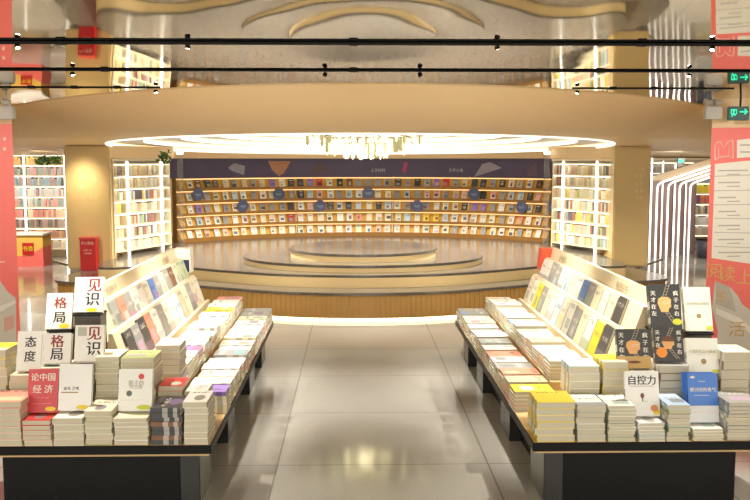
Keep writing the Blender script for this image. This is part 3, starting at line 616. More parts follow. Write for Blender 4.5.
SP = [(18, 6.32, (-1.7, 5.6, 0.6), 'leftmost on the nearest track'), (188, 6.32, (-1.5, 6.6, 0.6), 'left of centre on the nearest track'), (497, 6.32, (1.7, 6.5, 0.6), 'right of centre on the nearest track'), (712, 6.32, (1.9, 5.5, 0.6), 'rightmost on the nearest track'),
      (72, 7.40, (-1.6, 7.4, 0.6), 'left on the middle track'), (325, 7.40, (-1.4, 8.8, 0.6), 'left of centre on the middle track'), (420, 7.40, (1.6, 8.8, 0.6), 'right of centre on the middle track'), (690, 7.40, (1.8, 7.4, 0.6), 'right on the middle track'),
      (155, 8.31, (-1.5, 8.2, 0.6), 'on the thin left track'), (578, 8.31, (1.7, 8.2, 0.6), 'on the thin right track')]
for px, y, tg, lab in SP:
    spot_lamp(at_y(px, 60, y).x, y, tg, 125 if y < 8 else 60, 'small bright spotlight ' + lab)

# chandelier
CH = Vector((CX + 0.05, 12.6, 0)); zc = zlow(12.6) + 0.1
t = thing('chandelier', 'wide tiered chandelier of pale crystal rods hanging over the round stage', 'chandelier', (CH.x, CH.y, 2.1))
bm = new(); cyl(bm, CH + Vector((0, 0, 2.585)), 0.16, 0.03); obj('ceiling_plate', bm, mat('brass', (0.6, 0.5, 0.28), 0.25, 1.0), t)
bm = new(); tube(bm, [CH + Vector((0, 0, 2.57)), CH + Vector((0, 0, 2.30))], 0.012)
for a in range(10):
    an = 2 * PI * a / 10; tube(bm, [CH + Vector((0, 0, 2.46)), CH + Vector((0.45 * math.cos(an), 0.45 * math.sin(an), 2.47)), CH + Vector((0.82 * math.cos(an), 0.82 * math.sin(an), 2.43))], 0.008, 6)
for rr, zz in ((0.82, 2.43), (0.55, 2.40), (0.3, 2.33)): tube(bm, [CH + Vector((rr * math.cos(2 * PI * k / 40), rr * math.sin(2 * PI * k / 40), zz)) for k in range(41)], 0.008, 6)
obj('frame', bm, mat('brass', (0.6, 0.5, 0.28), 0.25, 1.0), t)
rc = random.Random(3)
for rr, zz, n, h in ((0.82, 2.43, 34, 0.10), (0.55, 2.40, 30, 0.20), (0.3, 2.33, 20, 0.18), (0.10, 2.24, 8, 0.12)):
    for k in range(n):
        an = 2 * PI * (k + rc.random() * 0.3) / n; L = h * rc.uniform(0.7, 1.15); r_ = rc.uniform(0.014, 0.026); q = CH + Vector((rr * math.cos(an), rr * math.sin(an), zz - L / 2))
        bm = new(); cyl(bm, q, r_, L, n=8); cyl(bm, q - Vector((0, 0, L / 2 + 0.014)), 0.002, 0.028, n=8, r2=r_ * 0.8); obj('crystal_rod', bm, CRYSG if rc.random() < 0.3 else CRYS, t)

# ------------------------------------------------------------------ tables
TZ = 0.40
def mx(x): return 0.22 - x
def table(side):
    m = (lambda x: x) if side == 'right' else mx
    t = thing('display_table', f'long low black display table on the {side} of the aisle piled with books', 'table', (m(1.75), 7.35, 0))
    X = lambda a, b: sorted((m(a), m(b)))
    x0, x1 = X(1.08, 2.46); y0, y1 = 5.27, 9.46
    bm = new(); bx(bm, x0 + 0.006, x1 - 0.006, y0 + 0.006, y1 - 0.006, TZ - 0.012, TZ); obj('table_top', bm, WOOD, t)
    bm = new(); bx(bm, x0 - 0.002, x1 + 0.002, y0 - 0.002, y1 + 0.002, TZ - 0.055, TZ - 0.001); bevel(bm, 0.004, 1); obj('edge_band', bm, BLACK, t)
    bm = new(); bx(bm, x0 + 0.02, x1 - 0.02, y0 + 0.03, y1 - 0.03, TZ - 0.075, TZ - 0.0555); obj('underside_board', bm, WOOD, t)
    a, b = X(1.22, 2.38)
    bm = new(); bx(bm, a + 0.03, b - 0.03, y0 + 0.075, y1 - 0.12, 0, TZ - 0.0755); obj('base_cabinet', bm, BLACK, t)
    for ya, yb in ((5.33, 5.75), (6.55, 6.95), (7.95, 8.35), (9.0, 9.38)):
        a, b = X(1.16, 1.28); bm = new(); bx(bm, a, b, ya, yb, 0, TZ - 0.0755); bevel(bm, 0.004, 1); obj('leg_panel', bm, GREYLAM, t)
    a, b = X(1.6, 1.6)
    # rack on the table
    r = thing('book_rack', f'cream stepped book rack with sloping tiers along the {side} table', 'rack', (m(1.85), 7.9, TZ))
    Y0, Y1 = 6.2, 9.42
    def pr(name, pts, mm, ya=Y0, yb=Y1):
        bm = new(); prism(bm, [Vector((m(x), ya, z)) for x, z in pts], (0, yb - ya, 0)); return obj(name, bm, mm, r)
    pr('step', [(1.385, TZ), (1.385, 0.54), (1.74, 0.54), (1.74, TZ)], WOOD)
    pr('lower_slope', [(1.74, TZ), (1.74, 0.64), (1.775, 0.64), (1.775, 0.615), (1.80, 0.615), (1.90, 0.90), (1.93, 0.90), (1.93, TZ)], RACKW)
    pr('upper_slope', [(1.93, TZ), (1.93, 0.845), (1.95, 0.845), (2.03, 1.075), (2.07, 1.075), (2.07, TZ)], RACKW)
    pr('header_board', [(2.072, TZ), (2.072, 1.03), (2.10, 1.18), (2.13, 1.18), (2.13, TZ)], RACKW)
    s = -1 if side == 'right' else 1
    for yy, wd in ((8.9, '新书推荐'), (6.9, '畅销好书')):
        z = 1.105; x = m(2.0855) + s * 0.003
        xa = Vector((0, s, 0)); ya = Vector((-s * 0.184, 0, 0.983)); zz = xa.cross(ya)
        M = Matrix(((xa.x, ya.x, zz.x, x), (xa.y, ya.y, zz.y, yy), (xa.z, ya.z, zz.z, z), (0, 0, 0, 1)))
        text('lettering', wd, 0.075, mat('header_text', (0.45, 0.38, 0.26), 0.5), r, WM[r].inverted() @ M)
table('right'); table('left')

# ------------------------------------------------------------------ books
COVM, PAGM = {}, {}
def book_meshes(w, h, t):
    k = (round(w, 3), round(h, 3), round(t, 3))
    if k not in COVM:
        b = 0.0025; bm = new()
        bx(bm, -w / 2, w / 2, 0, h, t - b, t); bx(bm, -w / 2, w / 2, 0, h, 0, b); bx(bm, -w / 2, -w / 2 + b, 0, h, b, t - b)
        me = bpy.data.meshes.new('cover'); bm.to_mesh(me); bm.free(); me.materials.append(M_COVER); COVM[k] = me
        bm = new(); bx(bm, -w / 2 + b, w / 2 - 0.003, 0.003, h - 0.003, b, t - b); me = bpy.data.meshes.new('page_block'); bm.to_mesh(me); bm.free(); me.materials.append(M_PAGES); PAGM[k] = me
    return COVM[k], PAGM[k]
NB = 0
def book(M, w, h, t, color, label, group=None, art=1.0, cat='book', spec=False):
    global NB; NB += 1
    if spec: SPEC.append((M, w, h, t, color, label, group, art, 'table')); return None
    o = thing('book', label, cat, M=M, group=group)
    cm, pm = book_meshes(w, h, t)
    c = bpy.data.objects.new('cover', cm); COL.objects.link(c); c.parent = o; c.color = (*color, art)
    p = bpy.data.objects.new('page_block', pm); COL.objects.link(p); p.parent = o
    WM[o] = M
    return o
def frame(p, x, y):
    z = x.cross(y); return Matrix(((x.x, y.x, z.x, p.x), (x.y, y.y, z.y, p.y), (x.z, y.z, z.z, p.z), (0, 0, 0, 1)))
def flat(cx, cy, z, rot, w, h):   # centre of the book at (cx, cy)
    x = Vector((math.cos(rot), math.sin(rot), 0)); y = Vector((-x.y, x.x, 0)); return frame(Vector((cx, cy, z)) - y * h / 2, x, y)
def level(i, n):
    if n == 1: return 'single'
    if i == n - 1: return 'topmost'
    if i == 0: return 'lowest'
    return ordn(i) + ' from bottom'
def stack(cx, cy, z, rot, w, h, total, n, cols, where, art=1.0, j=0.006, group=None):
    th = total / n
    for i in range(n):
        cn = cols[i % len(cols)] if i < n - 1 else cols[-1]
        last = i == n - 1
        book(flat(cx + rnd.uniform(-j, j), cy + rnd.uniform(-j, j), z + th * i, rot + rnd.uniform(-0.02, 0.02), w, h, ), w, h, th - 0.0004, jit(COLORS[cn], 0.04),
             f'{cn} book {level(i, n)} in {where}', group or 'books in ' + where, art if last else 0.0, spec=True)

# --- front rows, measured from the photograph
FY = 5.285
def px_stack(x0, x1, ytop, n, cols, where, depth=0.27, rot=0, Y=FY, z=TZ, ybase=440, group=None):
    ytop = ytop + (440 - ybase)
    a = at_y(x0, 440, Y); b = at_y(x1, 440, Y); ht = at_y((x0 + x1) / 2, ytop, Y).z - z; w = b.x - a.x - 0.006
    if rot == 0: stack((a.x + b.x) / 2, Y + depth / 2, z, 0, w, depth, ht, n, cols, where, group=group)
    else: stack((a.x + b.x) / 2, Y + depth / 2, z, rot, depth, w, ht, n, cols, where, group=group)
    return (a.x + b.x) / 2, z + ht, w
tops = {}
LF = 'the {}, left table front row'
px_stack(-20, 22, 402, 7, ['cream', 'pink', 'cream', 'salmon'], LF.format('red-topped leftmost stack'))
tops['economy'] = px_stack(23, 52, 420, 5, ['cream', 'salmon', 'cream', 'red'], LF.format('stack under the red book'))
tops['white'] = px_stack(53, 84, 418, 4, ['white', 'cream', 'white'], LF.format('stack below plain white book'))
px_stack(85, 113, 411, 6, ['green', 'cream', 'pale green', 'cream'], LF.format('greenish stack'))
tops['dots'] = px_stack(114, 149, 418, 6, ['white', 'white', 'cream'], LF.format('stack under the two-dot book'))
px_stack(151, 182, 408, 8, ['charcoal', 'brown', 'charcoal'], LF.format('dark-spined stack'), rot=PI / 2)
px_stack(184, 209, 402, 7, ['white', 'cream', 'white'], LF.format('narrow white corner stack'))
RF = 'the {}, right table front row'
px_stack(536, 575, 402, 6, ['yellow', 'cream', 'yellow'], RF.format('yellow corner stack'))
px_stack(577, 606, 405, 6, ['white', 'grey', 'white'], RF.format('white-topped stack'), ybase=439)
px_stack(608, 636, 404, 10, ['pale green', 'grey', 'cream', 'white'], RF.format('thin magazine stack'), ybase=438)
tops['self'] = px_stack(638, 665, 420, 5, ['white', 'pale blue', 'white'], RF.format('stack under black-titled book'), ybase=437)
px_stack(667, 690, 401, 8, ['cream', 'grey', 'green', 'pale blue'], RF.format('pale blue topped stack'), ybase=436)
tops['blue'] = px_stack(693, 724, 424, 4, ['white', 'cream', 'white'], RF.format('stack under the blue book'), ybase=435)
px_stack(727, 762, 397, 10, ['grey', 'cream', 'grey', 'grey'], RF.format('grey rightmost stack'), ybase=434)
LB = 'the {}, left table second row'
B2 = FY + 0.33
def px_stack2(x0, x1, ytop, n, cols, where, Y=B2, rot=0, depth=0.27):
    return px_stack(x0, x1, ytop, n, cols, where, Y=Y, rot=rot, depth=depth)
px_stack2(-12, 10, 350, 9, ['cream', 'yellow', 'cream', 'yellow'], LB.format('yellow-topped leftmost stack'), depth=0.24)
tops['attitude'] = px_stack2(12, 40, 375, 8, ['cream', 'pink', 'beige', 'cream'], LB.format('pinkish stack'), depth=0.24)
tops['pattern2'] = px_stack2(42, 68, 368, 7, ['white', 'cream'], LB.format('white middle stack'), depth=0.24)
tops['insight2'] = px_stack2(72, 95, 366, 7, ['white', 'grey', 'cream'], LB.format('stack under the lower white books'), depth=0.24)
px_stack2(97, 121, 357, 13, ['cream', 'pale green', 'cream', 'green', 'cream'], LB.format('tall pale green stack'), depth=0.24)
px_stack2(123, 157, 358, 12, ['cream', 'green', 'cream', 'grey', 'green'], LB.format('tall green-topped stack'), depth=0.24)
px_stack2(159, 184, 386, 8, ['cream', 'beige', 'brown', 'grey', 'red'], LB.format('red-topped right stack'), depth=0.22)
px_stack2(186, 209, 391, 6, ['white', 'cream', 'white'], LB.format('white right stack'), depth=0.22)
px_stack2(157, 182, 345, 10, ['white', 'cream', 'grey', 'cream', 'white'], LB.format('tall step-corner stack'), Y=5.93, depth=0.24)
RB = 'the {}, right table second row'
px_stack2(534, 562, 408, 5, ['grey', 'cream', 'yellow', 'cream'], RB.format('grey corner stack'), depth=0.22)
px_stack2(568, 599, 366, 8, ['cream', 'white', 'cream', 'pale blue'], RB.format('blue-printed cream stack'), depth=0.24)
px_stack2(601, 627, 362, 8, ['cream', 'beige', 'cream', 'white', 'yellow'], RB.format('yellow-topped cream stack'), depth=0.24)
tops['genius2'] = px_stack2(630, 655, 372, 7, ['cream', 'beige'], RB.format('stack under the lower black books'), depth=0.24)
tops['genius3'] = px_stack2(657, 688, 366, 8, ['grey', 'brown', 'grey', 'salmon', 'grey'], RB.format('grey striped stack'), depth=0.24)
tops['coin2'] = px_stack2(690, 716, 378, 7, ['cream', 'white', 'grey'], RB.format('stack under the lower white coin book'), depth=0.24)
px_stack2(719, 748, 352, 8, ['brown', 'cream', 'brown', 'cream'], RB.format('brown-edged rightmost stack'), depth=0.24)
# --- aisle rows
def aisle(side):
    m = (lambda x: x) if side == 'right' else mx
    rot = -PI / 2 if side == 'right' else PI / 2
    tint = ['white', 'cream', 'white', 'grey', 'cream', 'beige', 'white', 'salmon', 'pale green', 'white']
    top_low = {'right': ['yellow', 'beige', 'salmon', 'grey', 'white', 'salmon', 'white', 'grey', 'white', 'pale blue', 'white', 'cream', 'white', 'grey', 'grey'],
               'left': ['purple', 'white', 'cream', 'white', 'white', 'grey', 'white', 'white', 'cream', 'white', 'white', 'white', 'pale green', 'grey', 'grey']}[side]
    y = 5.93 if side == 'right' else 5.93; i = 0; N = int((9.42 - y) / 0.232)
    while i < N:
        w = rnd.choice([0.19, 0.2, 0.21]); h = rnd.choice([0.27, 0.28, 0.285]); n = 5
        tc = top_low[i % 15]
        cols = [rnd.choice(tint) for _ in range(4)] + [tc]
        stack(m(1.084 + h / 2), y + 0.116, TZ, rot, w, h, 0.138 + rnd.uniform(-0.012, 0.012), n, cols, f'the {ordn(i)} {side} aisle stack from the near end', group=f'books in the low aisle row of the {side} table', j=0.004)
        y += 0.232; i += 1
    top_up = {'right': ['pale blue', 'cream', 'white', 'beige', 'white', 'cream', 'white', 'grey', 'white', 'white', 'cream', 'white', 'white', 'cream'],
              'left': ['cream', 'white', 'purple', 'white', 'cream', 'white', 'white', 'white', 'pale blue', 'white', 'yellow', 'white', 'white', 'salmon']}[side]
    y = 6.24; i = 0; N = int((9.40 - y) / 0.225)
    while i < N:
        w = rnd.choice([0.19, 0.2, 0.205]); h = rnd.choice([0.25, 0.26, 0.27]); tc = top_up[i % 14]
        stack(m(1.389 + h / 2), y + 0.1125, 0.5405, rot, w, h, 0.13 + rnd.uniform(-0.02, 0.012), 5, [rnd.choice(tint) for _ in range(4)] + [tc], f'the {ordn(i)} near-end stack on the {side} rack step', group=f'books on the step of the {side} rack', j=0.004)
        y += 0.225; i += 1
    s = 1 if side == 'right' else -1
    X = Vector((0, -s, 0))
    lowc = {'right': ['charcoal', 'yellow', 'white', 'cream', 'grey', 'white', 'cream', 'pale blue', 'white', 'cream', 'grey', 'yellow', 'white', 'cream'],
            'left': ['charcoal', 'grey', 'charcoal', 'salmon', 'white', 'grey', 'white', 'white', 'pale blue', 'beige', 'cream', 'grey', 'cream', 'white']}[side]
    upc = {'right': ['charcoal', 'cream', 'white', 'cream', 'grey', 'blue', 'white', 'cream', 'pale blue', 'white', 'grey', 'grey', 'white', 'white'],
           'left': ['grey', 'salmon', 'grey', 'white', 'white', 'cream', 'blue', 'grey', 'cream', 'grey', 'brown', 'cream', 'pale green', 'pale green']}[side]
    for (bx_, bz, tilt, hh, cols, nm, ya) in ((1.781, 0.622, math.radians(19.3), 0.275, lowc, 'lower', 6.36), (1.945, 0.852, math.radians(19), 0.235, upc, 'upper', 6.50)):
        n = 14; pitch = (9.38 - ya) / n
        for i in range(n):
            c, sn = math.cos(tilt), math.sin(tilt); Yv = Vector((s * sn, 0, c)); nrm = X.cross(Yv)
            w = pitch * rnd.uniform(0.86, 0.97); p = Vector((m(bx_), ya + pitch * (i + 0.5), bz)) + nrm * 0.003
            if nm == 'lower': p += Vector((s * 0.024, 0, 0))
            else: p += Vector((s * 0.01, 0, 0))
            book(frame(p, X, Yv), round(w, 2), hh * rnd.choice([0.94, 1.0]), 0.02, jit(COLORS[cols[i]]), f'{cols[i]} book leaning {ordn(i)} from near end on the {nm} {side} rack slope', f'face-out books on the {side} rack', 0.8, spec=True)
aisle('right'); aisle('left')

# --- displayed books facing the camera
def display(x0, x1, ytop, ybase, Y, tilt, color, label, t=0.03, yaw=0.0, zb=None, group=None):
    a = at_y(x0, ybase, Y); b = at_y(x1, ybase, Y); p = (a + b) / 2; w = (b - a).length
    if zb is not None: p.z = zb + math.sin(tilt) * t + 0.001
    q = Matrix.Rotation(yaw, 3, 'Z'); X = q @ Vector((1, 0, 0)); Yv = q @ Vector((0, math.sin(tilt), math.cos(tilt)))
    h = 0.2
    for _ in range(30): h += (proj(p + Yv * h)[1] - ytop) / 170
    Z = X.cross(Yv); o = book(frame(p - Z * t, X, Yv), w, h, t, color, label, group, 0.0); return o, w, h, t
def T(o, body, cx, cy, size, m, t, vertical=False, spacing=1.0, name='title', bold=0.022): return text(name, body, size, m, o, Matrix.Translation((cx, cy, t + 0.0008)), spacing, vertical, bold=bold)
def dot(o, name, cx, cy, rx, ry, m, t, n=28, label=None):
    bm = new(); prism(bm, [Vector((cx + rx * math.cos(2 * PI * k / n), cy + ry * math.sin(2 * PI * k / n), t + 0.0003)) for k in range(n)], (0, 0, 0.0008)); return obj(name, bm, m, o, label=label, local=True)
def rect(o, name, x0, x1, y0, y1, m, t, e=0.0006, label=None):
    bm = new(); bx(bm, x0, x1, y0, y1, t + 0.0002, t + 0.0002 + e); return obj(name, bm, m, o, label=label, local=True)
D = math.radians
W_ = COLORS['white']
# left table
def tz(k): return tops[k][1] + 0.001
o, w, h, t = display(27, 57, 369, 418.5, FY + 0.13, D(14), (0.62, 0.05, 0.06), 'red displayed book with white title on the left table front row', zb=tz('economy'))
T(o, '论中国', 0, h * 0.80, w * 0.28, OFFW, t); T(o, '经 济', 0, h * 0.52, w * 0.30, OFFW, t); T(o, '一 一 一', 0, h * 0.33, w * 0.12, PINK, t, name='subtitle'); rect(o, 'printed_line', -w * 0.35, w * 0.3, h * 0.2, h * 0.205, PINK, t); dot(o, 'sticker', w * 0.28, h * 0.08, w * 0.18, h * 0.05, YEL, t, label='yellow oval sticker')
o, w, h, t = display(58, 91, 364, 417.5, FY + 0.13, D(14), (0.86, 0.86, 0.83), 'plain white displayed book with a gold pen line on the left table front row', zb=tz('white'))
T(o, '金光 之地', -w * 0.12, h * 0.47, w * 0.11, INKB, t); rect(o, 'printed_pen', -w * 0.42, w * 0.10, h * 0.375, h * 0.40, mat('print_bronze', (0.40, 0.24, 0.08), 0.5), t); dot(o, 'sticker', w * 0.24, h * 0.07, w * 0.18, h * 0.05, YEL, t, label='yellow oval sticker')
o, w, h, t = display(118, 152, 369, 416.5, FY + 0.12, D(12), (0.84, 0.85, 0.80), 'white displayed book with one red and one grey dot on the left table', zb=tz('dots'))
dot(o, 'printed_dot', w * 0.17, h * 0.82, w * 0.085, w * 0.085, mat('dot_red', (0.65, 0.06, 0.05), 0.5), t, label='red dot'); dot(o, 'printed_dot', -w * 0.18, h * 0.42, w * 0.085, w * 0.085, mat('dot_grey', (0.12, 0.15, 0.13), 0.5), t, label='grey dot')
T(o, '量子的', w * 0.02, h * 0.66, w * 0.16, GREYP, t); T(o, '时空图', w * 0.02, h * 0.57, w * 0.13, GREYP, t, name='subtitle'); dot(o, 'sticker', w * 0.26, h * 0.09, w * 0.22, h * 0.06, mat('lime_sticker', (0.62, 0.66, 0.04), 0.4), t, label='lime oval sticker'); rect(o, 'printed_line', -w * 0.45, w * 0.2, h * 0.26, h * 0.265, GREYP, t)
o, w, h, t = display(16, 44, 331, 372.5, B2 + 0.04, D(20), W_, 'white displayed book with two-character title, lowest left of the white group', t=0.05, yaw=D(4), zb=tz('attitude'))
T(o, '态度', -w * 0.03, h * 0.52, w * 0.42, INKB, t, True, 1.25); rect(o, 'printed_line', w * 0.36, w * 0.375, h * 0.15, h * 0.9, GREYP, t)
o, w, h, t = display(43, 70, 333, 366, B2 + 0.05, D(18), W_, 'white displayed book with black and red title, below its higher twin', t=0.05, yaw=D(4), zb=tz('pattern2'))
T(o, '格', 0, h * 0.70, w * 0.50, INKR, t); T(o, '局', 0, h * 0.28, w * 0.50, INKB, t)
o, w, h, t = display(74, 103, 325, 363, B2 + 0.06, D(18), W_, 'lower white displayed book beside the dark rack books on the left', t=0.05, yaw=D(3), zb=tz('insight2'))
T(o, '见', w * 0.16, h * 0.74, w * 0.52, INKR, t); T(o, '识', w * 0.16, h * 0.32, w * 0.52, INKB, t); rect(o, 'printed_picture', -w * 0.4, -w * 0.1, h * 0.7, h * 0.94, mat('print_sage', (0.5, 0.5, 0.42), 0.5), t)
def plinth(cx, Y, z, w, d, label, tilt):
    t = thing('display_plinth', label, 'stand', (cx, Y + d / 2, TZ))
    bm = new(); bx(bm, cx - w / 2, cx + w / 2, Y + 0.015, Y + d, TZ + 0.0005, z - 0.012); obj('body', bm, mat('dark_stand', (0.05, 0.042, 0.035), 0.4), t)
    bm = new(); bx(bm, cx - w / 2 - 0.005, cx + w / 2 + 0.005, Y - 0.01, Y + d + 0.004, z - 0.012, z - 0.0005); obj('ledge', bm, BLACK, t)
def hi_display(x0, x1, ytop, ybase, Y, tilt, color, label, plab, t=0.05, yaw=0.0):
    r = display(x0, x1, ytop, ybase, Y, tilt, color, label, t, yaw); b = WM[r[0]].translation
    a = at_y(x0, ybase, Y); c = at_y(x1, ybase, Y); plinth((a.x + c.x) / 2, Y - 0.02, a.z - 0.012, (c.x - a.x) * 0.9, 0.16, plab, tilt); return r
o, w, h, t = hi_display(45, 71, 293, 329, 6.02, D(24), W_, 'higher white displayed book with black and red title, left of the topmost one', 'dark plinth under the higher left white book', yaw=D(5))
T(o, '格', w * 0.03, h * 0.70, w * 0.50, INKR, t); T(o, '局', w * 0.03, h * 0.30, w * 0.50, INKB, t); dot(o, 'sticker', w * 0.22, h * 0.08, w * 0.2, h * 0.06, YEL, t, label='yellow oval sticker')
o, w, h, t = hi_display(73, 102, 277, 312, 6.02, D(24), W_, 'topmost white displayed book with large black title on the left table', 'dark plinth under the topmost left white book', yaw=D(3))
T(o, '见', w * 0.18, h * 0.74, w * 0.52, INKR, t); T(o, '识', w * 0.14, h * 0.34, w * 0.52, INKB, t); dot(o, 'sticker', w * 0.14, h * 0.06, w * 0.2, h * 0.055, YEL, t, label='yellow oval sticker')
# right table
def genius(o, w, h, t, flip=False, orange=False):
    T(o, '天才在左', -w * 0.36, h * 0.55, w * 0.17, OFFW, t, True, 1.3); T(o, '疯子在右', w * 0.36, h * 0.55, w * 0.17, OFFW, t, True, 1.3)
    # printed head with ladder
    pts = [(-0.13, 0.36), (0.10, 0.36), (0.12, 0.44), (0.20, 0.48), (0.19, 0.56), (0.21, 0.64), (0.12, 0.70), (-0.08, 0.71), (-0.20, 0.66), (-0.23, 0.56), (-0.18, 0.47)]
    bm = new(); prism(bm, [Vector((x * w, y * h, t + 0.0003)) for x, y in pts], (0, 0, 0.0008)); obj('printed_head', bm, SKIN, o, label='orange printed head', local=True)
    if orange:
        bm = new(); prism(bm, [Vector((x * w, y * h, t + 0.0012)) for x, y in ((-0.23, 0.58), (0.2, 0.58), (0.21, 0.64), (0.12, 0.72), (-0.08, 0.73), (-0.2, 0.68))], (0, 0, 0.0005)); obj('printed_hair', bm, mat('print_brown', (0.16, 0.06, 0.03), 0.5), o, local=True)
    else:
        bm = new()
        for ex in (0.0, 0.13): tube(bm, [Vector((w * (ex + 0.05 * math.cos(k * PI / 6)), h * (0.575 + 0.032 * math.sin(k * PI / 6)), t + 0.0015)) for k in range(13)], 0.0011, 5)
        obj('printed_glasses', bm, OFFW, o, local=True)
    bm = new()
    def ladder(x0, y0, x1, y1):
        for d in (-0.05, 0.05): tube(bm, [Vector(((x0 + d) * w, y0 * h, t + 0.001)), Vector(((x1 + d) * w, y1 * h, t + 0.001))], 0.0012, 5)
        for k in range(4):
            f = (k + 0.5) / 4; x, y = x0 + (x1 - x0) * f, y0 + (y1 - y0) * f; tube(bm, [Vector(((x - 0.05) * w, y * h, t + 0.001)), Vector(((x + 0.05) * w, y * h, t + 0.001))], 0.001, 5)
    ladder(0.0, 0.72, 0.14, 0.99); ladder(0.05, 0.36, 0.3, 0.08); obj('printed_ladder', bm, mat('print_tan', (0.62, 0.48, 0.30), 0.5), o, local=True)
DK = (0.030, 0.034, 0.038)
o, w, h, t = hi_display(651, 682, 284, 328, 6.02, D(20), DK, 'topmost black displayed book with a printed head and ladder on the right table', 'dark plinth under the topmost black book', t=0.055, yaw=D(-3))
genius(o, w, h, t); dot(o, 'sticker', w * 0.36, h * 0.14, w * 0.15, h * 0.07, mat('lime_sticker', (0.62, 0.66, 0.04), 0.4), t, label='lime oval sticker')
def coin(o, w, h, t):
    T(o, '人性的优点与弱点', 0, h * 0.62, w * 0.105, mat('gold_grey_print', (0.50, 0.45, 0.30), 0.4), t); dot(o, 'printed_coin', w * 0.02, h * 0.34, w * 0.085, w * 0.085, mat('coin_bronze', (0.34, 0.24, 0.10), 0.35), t, label='bronze printed coin'); rect(o, 'printed_line', -w * 0.12, w * 0.12, h * 0.53, h * 0.535, GREYP, t)
    rect(o, 'sticker', w * 0.26, w * 0.48, h * 0.03, h * 0.11, mat('lime_sticker', (0.62, 0.66, 0.04), 0.4), t, label='lime square sticker')
o, w, h, t = hi_display(686, 713, 287, 331, 6.02, D(20), (0.80, 0.82, 0.74), 'upper white displayed book with a bronze coin on the right table', 'dark plinth under the upper white coin book', t=0.04, yaw=D(-3)); coin(o, w, h, t)
o, w, h, t = display(618, 651, 329, 374, B2 + 0.05, D(18), DK, 'lower left black displayed book with a printed head and tan paper band', t=0.04, yaw=D(-2), zb=tz('genius2'))
genius(o, w, h, t); rect(o, 'paper_band', -w / 2 - 0.0006, w / 2 + 0.0006, -0.0004, h * 0.30, mat('tan_paper', (0.55, 0.36, 0.13), 0.6), t, 0.0018, 'tan paper band'); dot(o, 'printed_mark', 0.0, h * 0.15, w * 0.2, h * 0.035, mat('print_brown', (0.16, 0.06, 0.03), 0.5), t + 0.0016)
o, w, h, t = display(655, 684, 327, 365, B2 + 0.06, D(20), DK, 'lower right black displayed book with an orange round sticker', t=0.04, yaw=D(-4), zb=tz('genius3'))
genius(o, w, h, t, orange=True); dot(o, 'sticker', -w * 0.24, h * 0.26, w * 0.18, w * 0.18, ORNG, t + 0.0012, label='orange round sticker')
o, w, h, t = display(688, 720, 338, 378, B2 + 0.05, D(22), (0.84, 0.84, 0.76), 'lower white displayed book with a bronze coin behind the blue books', t=0.04, yaw=D(-3), zb=tz('coin2')); coin(o, w, h, t)
o, w, h, t = display(626, 660, 371, 420, FY + 0.12, D(13), (0.87, 0.86, 0.83), 'white displayed book with black three-character title and red-yellow sticker, right table', zb=tz('self'))
T(o, '自控力', 0, h * 0.78, w * 0.29, INKB, t); rect(o, 'subtitle', -w * 0.36, w * 0.36, h * 0.655, h * 0.67, GREYP, t); dot(o, 'printed_figure', w * 0.0, h * 0.45, w * 0.055, h * 0.06, mat('print_brown', (0.16, 0.06, 0.03), 0.5), t); rect(o, 'printed_stem', -w * 0.01, w * 0.02, h * 0.33, h * 0.42, INKB, t); rect(o, 'printed_line', -w * 0.02, w * 0.14, h * 0.32, h * 0.33, GREYP, t)
dot(o, 'sticker', w * 0.34, h * 0.17, w * 0.11, h * 0.075, mat('dot_red2', (0.72, 0.30, 0.10), 0.5), t + 0.001, label='round red and gold sticker'); dot(o, 'sticker', w * 0.40, h * 0.09, w * 0.10, h * 0.06, YEL, t, label='yellow sticker')
for k, lab in enumerate(('hindmost of three blue displayed books', 'middle of three blue displayed books', 'foremost of three blue displayed books')):
    o, w, h, t = display(684 + 2.6 * k, 714 + 2.6 * k, 372 + k * 0.6, 423, FY + 0.16 - 0.022 * k, D(12), (0.05, 0.20, 0.66), lab + ' with white lower half', t=0.019, zb=tz('blue'))
    rect(o, 'pale_lower_half', -w / 2 - 0.0004, w / 2 + 0.0004, 0.0004, h * 0.34, mat('pale_print', (0.80, 0.80, 0.82), 0.5), t, 0.0008)
    if k == 2:
        T(o, '被讨厌的勇气', 0, h * 0.66, w * 0.145, OFFW, t); rect(o, 'subtitle', -w * 0.3, w * 0.2, h * 0.545, h * 0.555, OFFW, t); rect(o, 'printed_line', -w * 0.15, w * 0.1, h * 0.83, h * 0.84, OFFW, t); dot(o, 'printed_cloud', -w * 0.33, h * 0.92, w * 0.08, h * 0.025, OFFW, t)
        rect(o, 'sticker', w * 0.22, w * 0.46, h * 0.02, h * 0.11, mat('lime_sticker', (0.62, 0.66, 0.04), 0.4), t, label='lime square sticker'); rect(o, 'printed_line', -w * 0.4, w * 0.4, h * 0.2, h * 0.207, PINK, t + 0.001)
# boxes at the far ends of the racks
def end_box(px, py0, py1, Y, side, m1, m2, label):
    a = at_y(px[0], py1, Y); b = at_y(px[1], py0, Y); t = thing('leaflet_box', label, 'box', ((a.x + b.x) / 2, Y, a.z))
    bm = new(); prism(bm, [Vector((a.x, Y, a.z)), Vector((b.x, Y, a.z)), Vector((b.x, Y, b.z)), Vector((a.x + 0.02, Y, b.z))], (0, 0.18, 0)); obj('body', bm, m1, t)
    w, h = b.x - a.x, b.z - a.z
    bm = new(); bx(bm, a.x + w * 0.22, b.x - w * 0.06, Y - 0.012, Y + 0.002, a.z + h * 0.05, a.z + h * 0.55); bevel(bm, 0.004, 1); obj('pocket', bm, m2, t)
    bm = new(); bx(bm, a.x + w * 0.3, b.x - w * 0.3, Y + 0.06, Y + 0.12, TZ + 0.001, a.z); obj('foot', bm, BLACK, t)
end_box((540, 556), 249, 270, 9.43, 'right', mat('signal_red', (0.75, 0.08, 0.03), 0.4), BLACK, 'red box with a dark pocket at the far end of the right rack')
